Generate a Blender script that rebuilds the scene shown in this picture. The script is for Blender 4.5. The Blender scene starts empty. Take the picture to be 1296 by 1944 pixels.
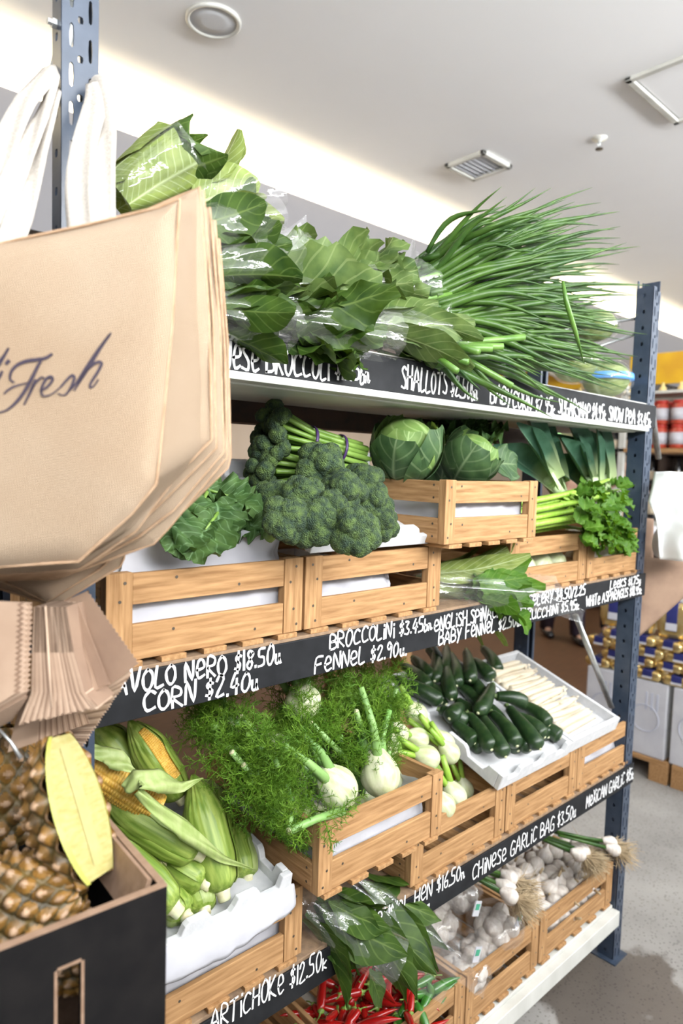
import bpy, bmesh, math, random
from mathutils import Vector as V, Matrix, noise, Quaternion

# ------------------------------------------------------------------ camera, world, light, exposure
SC = bpy.context.scene
COL = SC.collection
F, CX, CY = 1300.0, 648.0, 972.0
CAM = V((0.0, -1.0, 1.70))
_v1 = V((2065 - CX, 925 - CY, F)); _th = 0.031
_x2 = -(F*F + _v1.y*(_v1.y - _th*_v1.x))/(_v1.x + _v1.y*_th)
_v2 = V((_x2, _v1.y + _th*(_x2 - _v1.x), F))
AX, AY = _v1.normalized(), _v2.normalized()
AZ = AX.cross(AY)
if AZ.y > 0: AZ = -AZ
RT = V((AX.x, AY.x, AZ.x)); DN = V((AX.y, AY.y, AZ.y)); FW = V((AX.z, AY.z, AZ.z))
cam_d = bpy.data.cameras.new('camera'); cam = bpy.data.objects.new('camera', cam_d); COL.objects.link(cam)
UPV = -DN; BK = -FW
cam.matrix_world = Matrix(((RT.x, UPV.x, BK.x, CAM.x), (RT.y, UPV.y, BK.y, CAM.y), (RT.z, UPV.z, BK.z, CAM.z), (0, 0, 0, 1)))
cam_d.sensor_fit = 'HORIZONTAL'; cam_d.sensor_width = 24.0; cam_d.lens = F/1296.0*24.0
cam_d.clip_start = 0.02; cam_d.clip_end = 60
cam_d.dof.use_dof = True; cam_d.dof.focus_distance = 1.32; cam_d.dof.aperture_fstop = 3.2
SC.camera = cam

w = bpy.data.worlds.new('daylight'); SC.world = w; w.use_nodes = True
bg = w.node_tree.nodes['Background']; bg.inputs[0].default_value = (0.93, 0.97, 1.0, 1); bg.inputs[1].default_value = 0.40

def area(name, loc, target, sx, sy, power, col):
    l = bpy.data.lights.new(name, 'AREA'); l.shape = 'RECTANGLE'; l.size = sx; l.size_y = sy
    l.energy = power; l.color = col
    o = bpy.data.objects.new(name, l); COL.objects.link(o); o.location = loc
    o.rotation_euler = (V(target) - V(loc)).to_track_quat('-Z', 'Y').to_euler()
    return o
area('shopfront_daylight', (1.4, -3.0, 3.05), (0.9, 0.0, 1.5), 4.0, 1.2, 92, (1.0, 0.97, 0.92))
sl = bpy.data.lights.new('bounce_sun', 'SUN'); sl.energy = 2.0; sl.angle = .02; sl.color = (1, .97, .92)  # added sun: its bounce off the paving brightens the ceiling
so = bpy.data.objects.new('bounce_sun', sl); COL.objects.link(so); so.rotation_euler = (math.radians(22), math.radians(8), 0)
area('cove_light_strip', (5.0, 2.26, 3.04), (5.0, 2.32, 4.0), 13.0, 0.10, 150, (1.0, 0.82, 0.52))
area('front_ceiling_fill', (4.4, -3.2, 2.75), (4.6, -2.2, 3.3), 12.0, 0.3, 560, (0.95, 0.975, 1.0))  # made-up uplight: brightens the ceiling so it lights the goods from above
area('rear_fill_light', (6.0, 3.6, 2.80), (6.0, 3.4, 0.0), 3.0, 1.6, 40, (1.0, 0.88, 0.72))  # unseen fill light added for the back of the shop

vs = SC.view_settings
vs.view_transform = 'Standard'; vs.look = 'None'; vs.gamma = 1.0; vs.use_curve_mapping = False; vs.exposure = 0.24
SC.cycles.max_bounces = 8; SC.cycles.transparent_max_bounces = 24; SC.cycles.use_denoising = True
SC.cycles.caustics_reflective = False; SC.cycles.caustics_refractive = False

# ------------------------------------------------------------------ picture pixel -> place
def ray(px, py):
    c = V(((px - CX), (py - CY), F))
    return V((AX.dot(c), AY.dot(c), AZ.dot(c)))
def at(px, py, y):
    r = ray(px, py); t = (y - CAM.y)/r.y; return CAM + r*t
def atx(px, py, x):
    r = ray(px, py); t = (x - CAM.x)/r.x; return CAM + r*t
def atz(px, py, z):
    r = ray(px, py); t = (z - CAM.z)/r.z; return CAM + r*t
def atd(px, py, d):
    return CAM + ray(px, py)*(d/F)
def onplane(px, py, p0, n):
    r = ray(px, py); t = (p0 - CAM).dot(n)/r.dot(n); return CAM + r*t
def mpp(p):
    return (p - CAM).dot(FW)/F

# ------------------------------------------------------------------ mesh building
class MB:
    def __init__(s): s.v = []; s.f = []; s.m = []; s.uv = {}
    def add(s, vs, fs, mi=0, uvs=None):
        b = len(s.v); s.v.extend([tuple(p) for p in vs])
        for f in fs: s.f.append([i + b for i in f]); s.m.append(mi)
        if uvs:
            for i, u in enumerate(uvs): s.uv[b + i] = u
    def box(s, c, sz, rot=None, mi=0):
        c = V(c); h = V(sz)*0.5
        P = []
        for dx in (-1, 1):
            for dy in (-1, 1):
                for dz in (-1, 1):
                    p = V((dx*h.x, dy*h.y, dz*h.z))
                    if rot: p = rot @ p
                    P.append(c + p)
        s.add(P, [(0,1,3,2),(4,6,7,5),(0,4,5,1),(2,3,7,6),(0,2,6,4),(1,5,7,3)], mi)
    def bx(s, x0, x1, y0, y1, z0, z1, mi=0):
        s.box(((x0+x1)/2, (y0+y1)/2, (z0+z1)/2), (x1-x0, y1-y0, z1-z0), None, mi)
    def prism(s, pts, ext, mi=0):
        n = len(pts); ext = V(ext)
        P = [V(p) for p in pts] + [V(p) + ext for p in pts]
        fs = [tuple(range(n))[::-1], tuple(range(n, 2*n))] + [(i, (i+1) % n, n+(i+1) % n, n+i) for i in range(n)]
        s.add(P, fs, mi)
    def tube(s, path, radii, seg=8, mi=0, cap=True, flat=1.0):
        path = [V(p) for p in path]; n = len(path)
        if not hasattr(radii, '__len__'): radii = [radii]*n
        t0 = (path[1]-path[0]).normalized()
        ref = V((0,0,1)) if abs(t0.z) < 0.9 else V((1,0,0))
        u = t0.cross(ref).normalized()
        P = []; UV = []
        for i, p in enumerate(path):
            t = (path[min(i+1, n-1)] - path[max(i-1, 0)])
            if t.length < 1e-9: t = t0
            t.normalize()
            u = (u - t*u.dot(t))
            if u.length < 1e-6: u = t.orthogonal()
            u.normalize(); vv = t.cross(u)
            for k in range(seg):
                a = 2*math.pi*k/seg
                P.append(p + (u*math.cos(a) + vv*(math.sin(a)*flat))*radii[i]); UV.append((k/seg, i/(n-1)))
        fs = []
        for i in range(n-1):
            for k in range(seg):
                fs.append((i*seg+k, i*seg+(k+1) % seg, (i+1)*seg+(k+1) % seg, (i+1)*seg+k))
        if cap:
            fs.append(tuple(range(seg))[::-1]); fs.append(tuple(range((n-1)*seg, n*seg)))
        s.add(P, fs, mi, UV)
    def lathe(s, prof, seg=24, fn=None, mi=0, M=None):
        # prof: list of (r, z) ; fn(a, i, r, z) -> (r, z)
        P = []; UV = []; n = len(prof)
        for i, (r, z) in enumerate(prof):
            for k in range(seg):
                a = 2*math.pi*k/seg
                rr, zz = (r, z) if fn is None else fn(a, i/(n-1), r, z)
                p = V((rr*math.cos(a), rr*math.sin(a), zz))
                P.append(M @ p if M else p); UV.append((k/seg, i/(n-1)))
        fs = []
        for i in range(n-1):
            for k in range(seg):
                fs.append((i*seg+k, i*seg+(k+1) % seg, (i+1)*seg+(k+1) % seg, (i+1)*seg+k))
        if prof[0][0] > 1e-5: fs.append(tuple(range(seg))[::-1])
        if prof[-1][0] > 1e-5: fs.append(tuple(range((n-1)*seg, n*seg)))
        s.add(P, fs, mi, UV)
    def grid(s, fn, nu, nv, mi=0):
        P = []; UV = []
        for j in range(nv+1):
            for i in range(nu+1):
                P.append(fn(i/nu, j/nv)); UV.append((i/nu, j/nv))
        fs = [(j*(nu+1)+i, j*(nu+1)+i+1, (j+1)*(nu+1)+i+1, (j+1)*(nu+1)+i) for j in range(nv) for i in range(nu)]
        s.add(P, fs, mi, UV)
    def build(s, name, mats, parent=None, smooth=True, bevel=0, thick=0, sub=0):
        me = bpy.data.meshes.new(name); me.from_pydata(s.v, [], s.f)
        if not isinstance(mats, (list, tuple)): mats = [mats]
        for m in mats: me.materials.append(m)
        me.polygons.foreach_set('material_index', s.m)
        if smooth: me.polygons.foreach_set('use_smooth', [True]*len(me.polygons))
        if s.uv:
            ul = me.uv_layers.new(name='UVMap')
            uv = s.uv
            dat = []
            for lo in me.loops: dat.extend(uv.get(lo.vertex_index, (0, 0)))
            ul.data.foreach_set('uv', dat)
        me.validate(); me.update()
        o = bpy.data.objects.new(name, me); COL.objects.link(o)
        if parent: o.parent = parent
        if thick:
            md = o.modifiers.new('thickness', 'SOLIDIFY'); md.thickness = thick; md.offset = 0
        if bevel:
            md = o.modifiers.new('edge', 'BEVEL'); md.width = bevel; md.segments = 2; md.limit_method = 'ANGLE'; md.angle_limit = math.radians(40)
        if sub:
            md = o.modifiers.new('round', 'SUBSURF'); md.levels = sub; md.render_levels = sub
        return o

def tag(o, label, cat, group=None, kind=None):
    o['label'] = label; o['category'] = cat
    if group: o['group'] = group
    if kind: o['kind'] = kind
    return o
def thing(name, label, cat, loc=(0,0,0), rot=None, group=None):
    o = bpy.data.objects.new(name, None); COL.objects.link(o); o.empty_display_size = 0.02
    M = (rot.to_4x4() if rot is not None else Matrix.Identity(4)); M.translation = V(loc)
    o.matrix_world = M
    return tag(o, label, cat, group)
def struct(o, kind='structure'):
    o['kind'] = kind; return o
def dup(root, M, label=None, group=None):
    r = root.copy(); COL.objects.link(r); r.matrix_world = M
    if label: r['label'] = label
    if group: r['group'] = group
    for ch in list(root.children):
        c = ch.copy(); COL.objects.link(c); c.parent = r
        for g in list(ch.children):
            d = g.copy(); COL.objects.link(d); d.parent = c
    return r
def basis(zd, up=(0,0,1), roll=0.0):
    z = V(zd).normalized(); up = V(up)
    if abs(z.dot(up)) > 0.98: up = V((0,-1,0))
    x = up.cross(z).normalized(); y = z.cross(x)
    R = Matrix((x, y, z)).transposed()
    return R @ Matrix.Rotation(roll, 3, 'Z')
def place(loc, R, sc=1.0):
    M = (R @ Matrix.Scale(sc, 3)).to_4x4() if not isinstance(sc, (tuple, list)) else (R @ Matrix.Diagonal(V(sc))).to_4x4()
    M.translation = V(loc); return M
_used = {}
def spawn(key, maker, M, label, group=None):
    """first call moves the built thing itself, later calls copy it"""
    if key not in _used:
        o = maker(); o.matrix_world = M; o['label'] = label
        if group: o['group'] = group
        _used[key] = o; return o
    return dup(_used[key], M, label, group)

# ------------------------------------------------------------------ materials
def mat(name, col, rough=0.6, col2=None, nscale=20.0, stretch=None, bump=0.0, bscale=None, metal=0.0, spec=0.5,
        sss=0.0, trans=0.0, coat=0.0, lo=0.35, hi=0.65, detail=4.0):
    m = bpy.data.materials.new(name); m.use_nodes = True
    nt = m.node_tree; b = nt.nodes['Principled BSDF']
    b.inputs['Roughness'].default_value = rough; b.inputs['Metallic'].default_value = metal
    b.inputs['Specular IOR Level'].default_value = spec
    if coat: b.inputs['Coat Weight'].default_value = coat; b.inputs['Coat Roughness'].default_value = 0.15
    if sss:
        b.inputs['Subsurface Weight'].default_value = sss; b.inputs['Subsurface Radius'].default_value = (0.02, 0.012, 0.006); b.inputs['Subsurface Scale'].default_value = 0.3
    b.inputs['Base Color'].default_value = (*col, 1)
    tc = nt.nodes.new('ShaderNodeTexCoord'); src = tc.outputs['Object']
    if stretch:
        mp = nt.nodes.new('ShaderNodeMapping'); mp.inputs['Scale'].default_value = stretch
        nt.links.new(src, mp.inputs[0]); src = mp.outputs[0]
    nz = nt.nodes.new('ShaderNodeTexNoise'); nz.inputs['Scale'].default_value = nscale; nz.inputs['Detail'].default_value = detail
    nt.links.new(src, nz.inputs['Vector'])
    if col2:
        rp = nt.nodes.new('ShaderNodeValToRGB')
        rp.color_ramp.elements[0].position = lo; rp.color_ramp.elements[0].color = (*col, 1)
        rp.color_ramp.elements[1].position = hi; rp.color_ramp.elements[1].color = (*col2, 1)
        nt.links.new(nz.outputs['Fac'], rp.inputs[0]); nt.links.new(rp.outputs[0], b.inputs['Base Color'])
    if bump:
        bp = nt.nodes.new('ShaderNodeBump'); bp.inputs['Strength'].default_value = bump; bp.inputs['Distance'].default_value = 0.002
        if bscale:
            n2 = nt.nodes.new('ShaderNodeTexNoise'); n2.inputs['Scale'].default_value = bscale; n2.inputs['Detail'].default_value = 3
            nt.links.new(src, n2.inputs['Vector']); nt.links.new(n2.outputs['Fac'], bp.inputs['Height'])
        else: nt.links.new(nz.outputs['Fac'], bp.inputs['Height'])
        nt.links.new(bp.outputs[0], b.inputs['Normal'])
    if trans:
        tr = nt.nodes.new('ShaderNodeBsdfTranslucent'); mx = nt.nodes.new('ShaderNodeMixShader'); mx.inputs[0].default_value = trans
        c3 = col2 or col; tr.inputs[0].default_value = (min(1, c3[0]*1.5), min(1, c3[1]*1.5), c3[2]*1.1, 1)
        out = nt.nodes['Material Output']
        nt.links.new(b.outputs[0], mx.inputs[1]); nt.links.new(tr.outputs[0], mx.inputs[2]); nt.links.new(mx.outputs[0], out.inputs[0])
    return m
def leafmat(name, dark, light, vein, rough=0.5, trans=0.12, nv=7.0, vw=0.10, spec=0.22, grad=None):
    """leaf with UV midrib and side veins"""
    m = bpy.data.materials.new(name); m.use_nodes = True; nt = m.node_tree; b = nt.nodes['Principled BSDF']
    b.inputs['Roughness'].default_value = rough; b.inputs['Specular IOR Level'].default_value = spec
    N = nt.nodes.new; L = nt.links.new
    tc = N('ShaderNodeTexCoord'); nz = N('ShaderNodeTexNoise'); nz.inputs['Scale'].default_value = 28; nz.inputs['Detail'].default_value = 5
    L(tc.outputs['Object'], nz.inputs['Vector'])
    rp = N('ShaderNodeValToRGB'); rp.color_ramp.elements[0].position = .3; rp.color_ramp.elements[1].position = .7
    rp.color_ramp.elements[0].color = (*dark, 1); rp.color_ramp.elements[1].color = (*light, 1); L(nz.outputs['Fac'], rp.inputs[0])
    sx = N('ShaderNodeSeparateXYZ'); L(tc.outputs['UV'], sx.inputs[0])
    def mth(op, a, bb=None, clamp=False):
        n = N('ShaderNodeMath'); n.operation = op; n.use_clamp = clamp
        for i, q in enumerate((a, bb)):
            if q is None: continue
            if isinstance(q, (int, float)): n.inputs[i].default_value = q
            else: L(q, n.inputs[i])
        return n.outputs[0]
    du = mth('ABSOLUTE', mth('SUBTRACT', sx.outputs[0], 0.5))
    mid = mth('SUBTRACT', 1.0, mth('DIVIDE', du, 0.035), True)
    ph = mth('SINE', mth('MULTIPLY', mth('SUBTRACT', sx.outputs[1], mth('MULTIPLY', du, 0.55)), nv*6.283))
    side = mth('MULTIPLY', mth('GREATER_THAN', ph, 1.0 - vw), 0.45)
    fac = mth('MULTIPLY', mth('MAXIMUM', mid, side), 0.75)
    mx = N('ShaderNodeMix'); mx.data_type = 'RGBA'; L(fac, mx.inputs[0]); L(rp.outputs[0], mx.inputs[6]); mx.inputs[7].default_value = (*vein, 1)
    colout = mx.outputs[2]
    if grad:      # blade pales towards its base
        g = N('ShaderNodeValToRGB'); g.color_ramp.elements[0].position = .02; g.color_ramp.elements[0].color = (1, 1, 1, 1); g.color_ramp.elements[1].position = .42; g.color_ramp.elements[1].color = (0, 0, 0, 1)
        L(sx.outputs[1], g.inputs[0]); m3 = N('ShaderNodeMix'); m3.data_type = 'RGBA'; L(g.outputs[0], m3.inputs[0]); L(colout, m3.inputs[6]); m3.inputs[7].default_value = (*grad, 1); colout = m3.outputs[2]
    L(colout, b.inputs['Base Color'])
    bp = N('ShaderNodeBump'); bp.inputs['Strength'].default_value = .5; bp.inputs['Distance'].default_value = .002
    L(mth('ADD', nz.outputs['Fac'], mth('MULTIPLY', mth('MAXIMUM', mid, side), -.6)), bp.inputs['Height']); L(bp.outputs[0], b.inputs['Normal'])
    tr = N('ShaderNodeBsdfTranslucent'); tr.inputs[0].default_value = (light[0]*1.6, light[1]*1.5, light[2]*.7, 1)
    ms = N('ShaderNodeMixShader'); ms.inputs[0].default_value = trans
    L(b.outputs[0], ms.inputs[1]); L(tr.outputs[0], ms.inputs[2]); L(ms.outputs[0], nt.nodes['Material Output'].inputs[0])
    return m
def film(name, gl=0.07, tint=(1,1,1), rough=0.06, bscale=40, haze=0.025):
    m = bpy.data.materials.new(name); m.use_nodes = True; nt = m.node_tree
    nt.nodes.remove(nt.nodes['Principled BSDF']); N = nt.nodes.new; L = nt.links.new
    t = N('ShaderNodeBsdfTransparent'); t.inputs[0].default_value = (*tint, 1)
    g = N('ShaderNodeBsdfGlossy'); g.inputs['Roughness'].default_value = rough; g.inputs[0].default_value = (1,1,1,1)
    d = N('ShaderNodeBsdfDiffuse'); d.inputs[0].default_value = (.9,.9,.9,1)
    lw = N('ShaderNodeLayerWeight'); lw.inputs['Blend'].default_value = 0.35
    tc = N('ShaderNodeTexCoord'); nz = N('ShaderNodeTexNoise'); nz.inputs['Scale'].default_value = bscale; nz.inputs['Detail'].default_value = 3
    L(tc.outputs['Object'], nz.inputs['Vector'])
    bp = N('ShaderNodeBump'); bp.inputs['Strength'].default_value = .6; bp.inputs['Distance'].default_value = .006
    L(nz.outputs['Fac'], bp.inputs['Height']); L(bp.outputs[0], g.inputs['Normal']); L(bp.outputs[0], lw.inputs['Normal'])
    ma = N('ShaderNodeMath'); ma.operation = 'MULTIPLY_ADD'; ma.inputs[1].default_value = 0.22; ma.inputs[2].default_value = gl*0.4; ma.use_clamp = True
    L(lw.outputs['Facing'], ma.inputs[0])
    m1 = N('ShaderNodeMixShader'); m2 = N('ShaderNodeMixShader'); m2.inputs[0].default_value = haze
    L(ma.outputs[0], m1.inputs[0]); L(t.outputs[0], m1.inputs[1]); L(g.outputs[0], m1.inputs[2])
    L(m1.outputs[0], m2.inputs[1]); L(d.outputs[0], m2.inputs[2]); L(m2.outputs[0], nt.nodes['Material Output'].inputs[0])
    return m

def woodmat(name, c1, c2, stretch):
    return mat(name, c1, 0.75, c2, 9.0, stretch, 0.35, lo=.3, hi=.72, detail=6, spec=.25)
M = {}
W1, W2 = (.24, .125, .050), (.46, .270, .125)
M['wood_x'] = woodmat('pale_wood_along_x', W1, W2, (1.2, 14, 14))
M['wood_y'] = woodmat('pale_wood_along_y', W1, W2, (14, 1.2, 14))
M['wood_z'] = woodmat('pale_wood_upright', W1, W2, (14, 14, 1.2))
M['nail'] = mat('dark_nail', (.10, .08, .06), .5, metal=.6)
M['post'] = mat('blue_grey_paint', (.026, .040, .066), .36, (.040, .056, .086), 30, bump=.08, bscale=200)
M['board'] = mat('black_chalkboard', (.006, .0065, .008), .6, (.012, .013, .015), 25, bump=.05, spec=.25)
M['chalk'] = mat('white_chalk_paint', (.72, .72, .72), .8, (.88, .88, .88), 90)
M['whitemetal'] = mat('white_enamel_metal', (.50, .50, .46), .4, (.58, .58, .54), 12)
M['galv'] = mat('galvanised_steel', (.42, .44, .44), .35, (.6, .62, .62), 30, metal=.75)
M['chip'] = mat('shelf_board', (.30, .20, .12), .8, (.20, .13, .08), 60)
M['paper'] = mat('white_paper', (.50, .50, .55), .7, (.58, .58, .62), 9, bump=.3, bscale=22, trans=.15)
M['foam'] = mat('white_foam', (.50, .51, .52), .75, (.56, .56, .57), 60, bump=.15, bscale=260)
M['film'] = film('clear_film')
M['film_bag'] = film('clear_bag_film', .12, haze=.03)
M['jute'] = None
M['cotton'] = mat('cotton_webbing', (.42, .385, .34), .9, (.50, .46, .41), 200, bump=.5, bscale=420)
M['ink'] = mat('dark_print', (.035, .025, .045), .7)
M['kraft'] = mat('brown_paper', (.36, .245, .17), .8, (.44, .31, .22), 14, bump=.15, bscale=50)
M['kraft2'] = mat('brown_paper_dark_tone', (.22, .14, .095), .85, (.28, .185, .125), 14, bump=.15, bscale=50)  # darker tone that imitates shade between stacked sheets; also the right-edge bag colour
M['kraft3'] = mat('brown_paper_pale_tone', (.44, .31, .22), .8, (.52, .38, .28), 14, bump=.15, bscale=50)  # paler tone, alternated so sheet edges stand out as if shaded
M['carton'] = mat('black_carton', (.005, .0045, .005), .7, (.009, .008, .008), 25, spec=.15)
M['cardboard'] = mat('raw_cardboard', (.22, .135, .085), .85, (.28, .18, .12), 60)
M['chk'] = leafmat('dark_green_leaf', (.014, .040, .005), (.048, .092, .011), (.13, .19, .045), nv=6)
M['pale_leaf'] = leafmat('grey_green_leaf', (.042, .082, .020), (.115, .170, .045), (.24, .30, .12), nv=7)
M['bok'] = leafmat('pale_green_leaf', (.12, .175, .034), (.24, .30, .080), (.50, .58, .32), nv=9)
M['bright_leaf'] = leafmat('bright_green_leaf', (.030, .100, .006), (.080, .180, .015), (.18, .28, .06), nv=6, trans=.25)
M['kale'] = leafmat('kale_leaf', (.022, .062, .014), (.075, .140, .036), (.20, .34, .16), nv=9, rough=.6)
M['cabbage_outer'] = leafmat('cabbage_outer_leaf', (.024, .058, .022), (.058, .110, .038), (.19, .26, .13), nv=6, vw=.1, trans=.06)
M['cabbage_in'] = leafmat('cabbage_heart_leaf', (.09, .18, .040), (.18, .27, .075), (.36, .48, .20), nv=7)
M['onion'] = mat('spring_onion_green', (.020, .060, .010), .36, (.055, .118, .018), 16, (1,1,1), spec=.35)
M['onion_lt'] = mat('spring_onion_pale', (.065, .155, .020), .38, (.12, .235, .042), 20)
M['stalk'] = mat('green_stalk', (.12, .23, .03), .4, (.20, .33, .065), 24, sss=.05)
M['broc'] = mat('broccoli_buds', (.018, .042, .020), .8, (.095, .155, .034), 55, bump=1.0, bscale=420, lo=.38, hi=.72)
def budmat():
    m = M['broc']; nt = m.node_tree; b = nt.nodes['Principled BSDF']; N = nt.nodes.new; L = nt.links.new
    tc = N('ShaderNodeTexCoord'); vo = N('ShaderNodeTexVoronoi'); vo.inputs['Scale'].default_value = 330; L(tc.outputs['Object'], vo.inputs['Vector'])
    bp = N('ShaderNodeBump'); bp.inputs['Strength'].default_value = 1; bp.inputs['Distance'].default_value = .003; bp.invert = True
    L(vo.outputs['Distance'], bp.inputs['Height']); L(bp.outputs[0], b.inputs['Normal'])
budmat()
M['broc_stem'] = mat('broccoli_stem', (.10, .20, .04), .5, (.18, .33, .09), 30)
M['band'] = mat('purple_rubber_band', (.05, .02, .10), .5)
M['leek'] = leafmat('leek_blade', (.020, .062, .034), (.050, .115, .072), (.13, .22, .14), nv=0, vw=0, rough=.45, trans=.05, grad=(.42, .50, .26))
M['leek_lt'] = mat('leek_shaft', (.30, .44, .18), .4, (.52, .60, .38), 8, (14, 14, 1))
M['celery'] = mat('celery_stalk', (.20, .37, .030), .4, (.30, .46, .07), 10, (14, 14, 1), sss=.08)
M['bulb'] = mat('fennel_bulb', (.40, .45, .22), .35, (.58, .59, .42), 7, (10, 10, 1.2), sss=.12)
M['frond'] = mat('fennel_frond', (.050, .135, .008), .6, (.14, .26, .022), 18, trans=.12, spec=.2)
M['fstalk'] = mat('fennel_stalk', (.13, .29, .06), .45, (.26, .42, .14), 12)
M['zuc'] = mat('zucchini_skin', (.011, .031, .009), .34, (.028, .056, .016), 55, lo=.45, hi=.7)
M['zstem'] = mat('zucchini_stem', (.09, .15, .045), .6, (.15, .21, .08), 60)
M['asp'] = mat('white_asparagus', (.54, .46, .33), .45, (.62, .56, .44), 14, sss=.15)
M['husk'] = mat('corn_husk', (.125, .215, .022), .45, (.31, .40, .080), 7, (16, 16, .8), bump=.4, trans=.1)
M['husk_lt'] = mat('pale_husk', (.27, .36, .10), .5, (.40, .47, .19), 6, (14, 14, .8), bump=.3, trans=.2)
M['kern'] = mat('corn_kernels', (.55, .30, .035), .35, (.65, .42, .08), 70, sss=.1)
M['cut'] = mat('pale_cut_end', (.62, .66, .42), .6, (.50, .44, .26), 60)
M['garlic'] = mat('garlic_skin', (.47, .41, .36), .5, (.60, .56, .51), 16, (8, 8, 1), bump=.25, sss=.08)
M['root'] = mat('dry_roots', (.26, .185, .10), .9, (.40, .31, .19), 40)
M['chilli'] = mat('red_chilli', (.36, .008, .006), .18, (.25, .006, .006), 20, coat=.4)
M['gchilli'] = mat('green_chilli', (.02, .11, .012), .2, (.05, .19, .02), 20, coat=.4)
M['pine'] = mat('pineapple_rind', (.06, .035, .012), .45, (.30, .15, .03), 30, bump=.4, bscale=120)
M['pine_tip'] = mat('pineapple_eye', (.40, .26, .16), .5, (.24, .14, .07), 60)
M['pine_gr'] = mat('pineapple_seam', (.045, .032, .012), .5, (.13, .085, .022), 40)
M['pflesh'] = mat('pineapple_flesh', (.36, .31, .10), .5, (.44, .39, .165), 22, (2, 2, 9), sss=.1, bump=.3)
M['pcore'] = mat('pineapple_core', (.43, .385, .165), .5, (.39, .345, .13), 40)
M['prim'] = mat('pineapple_cut_rim', (.36, .38, .06), .45, (.44, .42, .10), 40)
# ------------------------------------------------------------------ more materials
def jutemat():
    m = mat('jute_weave', (.60, .435, .295), .95, (.69, .53, .38), 5, spec=.1)
    nt = m.node_tree; b = nt.nodes['Principled BSDF']; N = nt.nodes.new; L = nt.links.new
    tc = N('ShaderNodeTexCoord'); mp = N('ShaderNodeMapping'); mp.inputs['Rotation'].default_value = (0, 0, .1); L(tc.outputs['UV'], mp.inputs[0])
    hs = []
    for dr in ('X', 'Y'):
        wv = N('ShaderNodeTexWave'); wv.bands_direction = dr; wv.inputs['Scale'].default_value = 62; wv.inputs['Distortion'].default_value = 1.2
        wv.inputs['Detail'].default_value = 1; L(mp.outputs[0], wv.inputs['Vector']); hs.append(wv.outputs['Fac'])
    ad = N('ShaderNodeMath'); ad.operation = 'ADD'; L(hs[0], ad.inputs[0]); L(hs[1], ad.inputs[1])
    bp = N('ShaderNodeBump'); bp.inputs['Strength'].default_value = .8; bp.inputs['Distance'].default_value = .002
    cm = N('ShaderNodeMapRange'); cm.inputs[2].default_value = 2.0; cm.inputs[3].default_value = .80; cm.inputs[4].default_value = 1.06; L(ad.outputs[0], cm.inputs[0])
    mu = N('ShaderNodeMix'); mu.data_type = 'RGBA'; mu.blend_type = 'MULTIPLY'; mu.inputs[0].default_value = 1; rp = [n for n in nt.nodes if n.type == 'VALTORGB'][0]
    L(rp.outputs[0], mu.inputs[6]); L(cm.outputs[0], mu.inputs[7]); L(mu.outputs[2], b.inputs['Base Color'])
    L(ad.outputs[0], bp.inputs['Height']); L(bp.outputs[0], b.inputs['Normal'])
    return m
M['jute'] = jutemat()
def floormat():
    m = mat('aggregate_concrete', (.20, .188, .176), .8, (.31, .295, .275), 3.0, bump=.3, bscale=160, lo=.3, hi=.7, detail=8)
    nt = m.node_tree; b = nt.nodes['Principled BSDF']; N = nt.nodes.new; L = nt.links.new
    rp = [n for n in nt.nodes if n.type == 'VALTORGB'][0]
    tc = N('ShaderNodeTexCoord')
    vo = N('ShaderNodeTexVoronoi'); vo.inputs['Scale'].default_value = 75; L(tc.outputs['Object'], vo.inputs['Vector'])
    r2 = N('ShaderNodeValToRGB'); r2.color_ramp.elements[0].position = .10; r2.color_ramp.elements[0].color = (.35, .34, .33, 1)
    r2.color_ramp.elements[1].position = .34; r2.color_ramp.elements[1].color = (1, 1, 1, 1); L(vo.outputs['Distance'], r2.inputs[0])
    mu = N('ShaderNodeMix'); mu.data_type = 'RGBA'; mu.blend_type = 'MULTIPLY'; mu.inputs[0].default_value = .75
    L(rp.outputs[0], mu.inputs[6]); L(r2.outputs[0], mu.inputs[7])
    # water stain: a blob of its own near the foot of the rack
    sp = N('ShaderNodeVectorMath'); sp.operation = 'DISTANCE'; L(tc.outputs['Object'], sp.inputs[0]); sp.inputs[1].default_value = (2.13, -0.06, 0)
    nz = N('ShaderNodeTexNoise'); nz.inputs['Scale'].default_value = 5; nz.inputs['Detail'].default_value = 5; L(tc.outputs['Object'], nz.inputs['Vector'])
    ma = N('ShaderNodeMath'); ma.operation = 'MULTIPLY_ADD'; L(nz.outputs['Fac'], ma.inputs[0]); ma.inputs[1].default_value = .55; L(sp.outputs['Value'], ma.inputs[2])
    r3 = N('ShaderNodeValToRGB'); r3.color_ramp.elements[0].position = .50; r3.color_ramp.elements[0].color = (.42, .38, .35, 1)
    r3.color_ramp.elements[1].position = .54; r3.color_ramp.elements[1].color = (1, 1, 1, 1); L(ma.outputs[0], r3.inputs[0])
    m2 = N('ShaderNodeMix'); m2.data_type = 'RGBA'; m2.blend_type = 'MULTIPLY'; m2.inputs[0].default_value = 1
    L(mu.outputs[2], m2.inputs[6]); L(r3.outputs[0], m2.inputs[7]); L(m2.outputs[2], b.inputs['Base Color'])
    r4 = N('ShaderNodeMapRange'); r4.inputs[1].default_value = .50; r4.inputs[2].default_value = .54; r4.inputs[3].default_value = .38; r4.inputs[4].default_value = .85
    L(ma.outputs[0], r4.inputs[0]); L(r4.outputs[0], b.inputs['Roughness'])
    return m
M['concrete'] = floormat()
M['ceil'] = mat('ceiling_paint', (.86, .865, .875), .9, (.88, .885, .895), 2)
M['bulk'] = mat('bulkhead_shade_grey', (.21, .205, .215), .9)  # the cove front's shade is put into this even dark grey
M['bwood'] = mat('brown_floor', (.17, .085, .04), .5, (.12, .06, .03), 6, (1, 12, 1))
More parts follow.
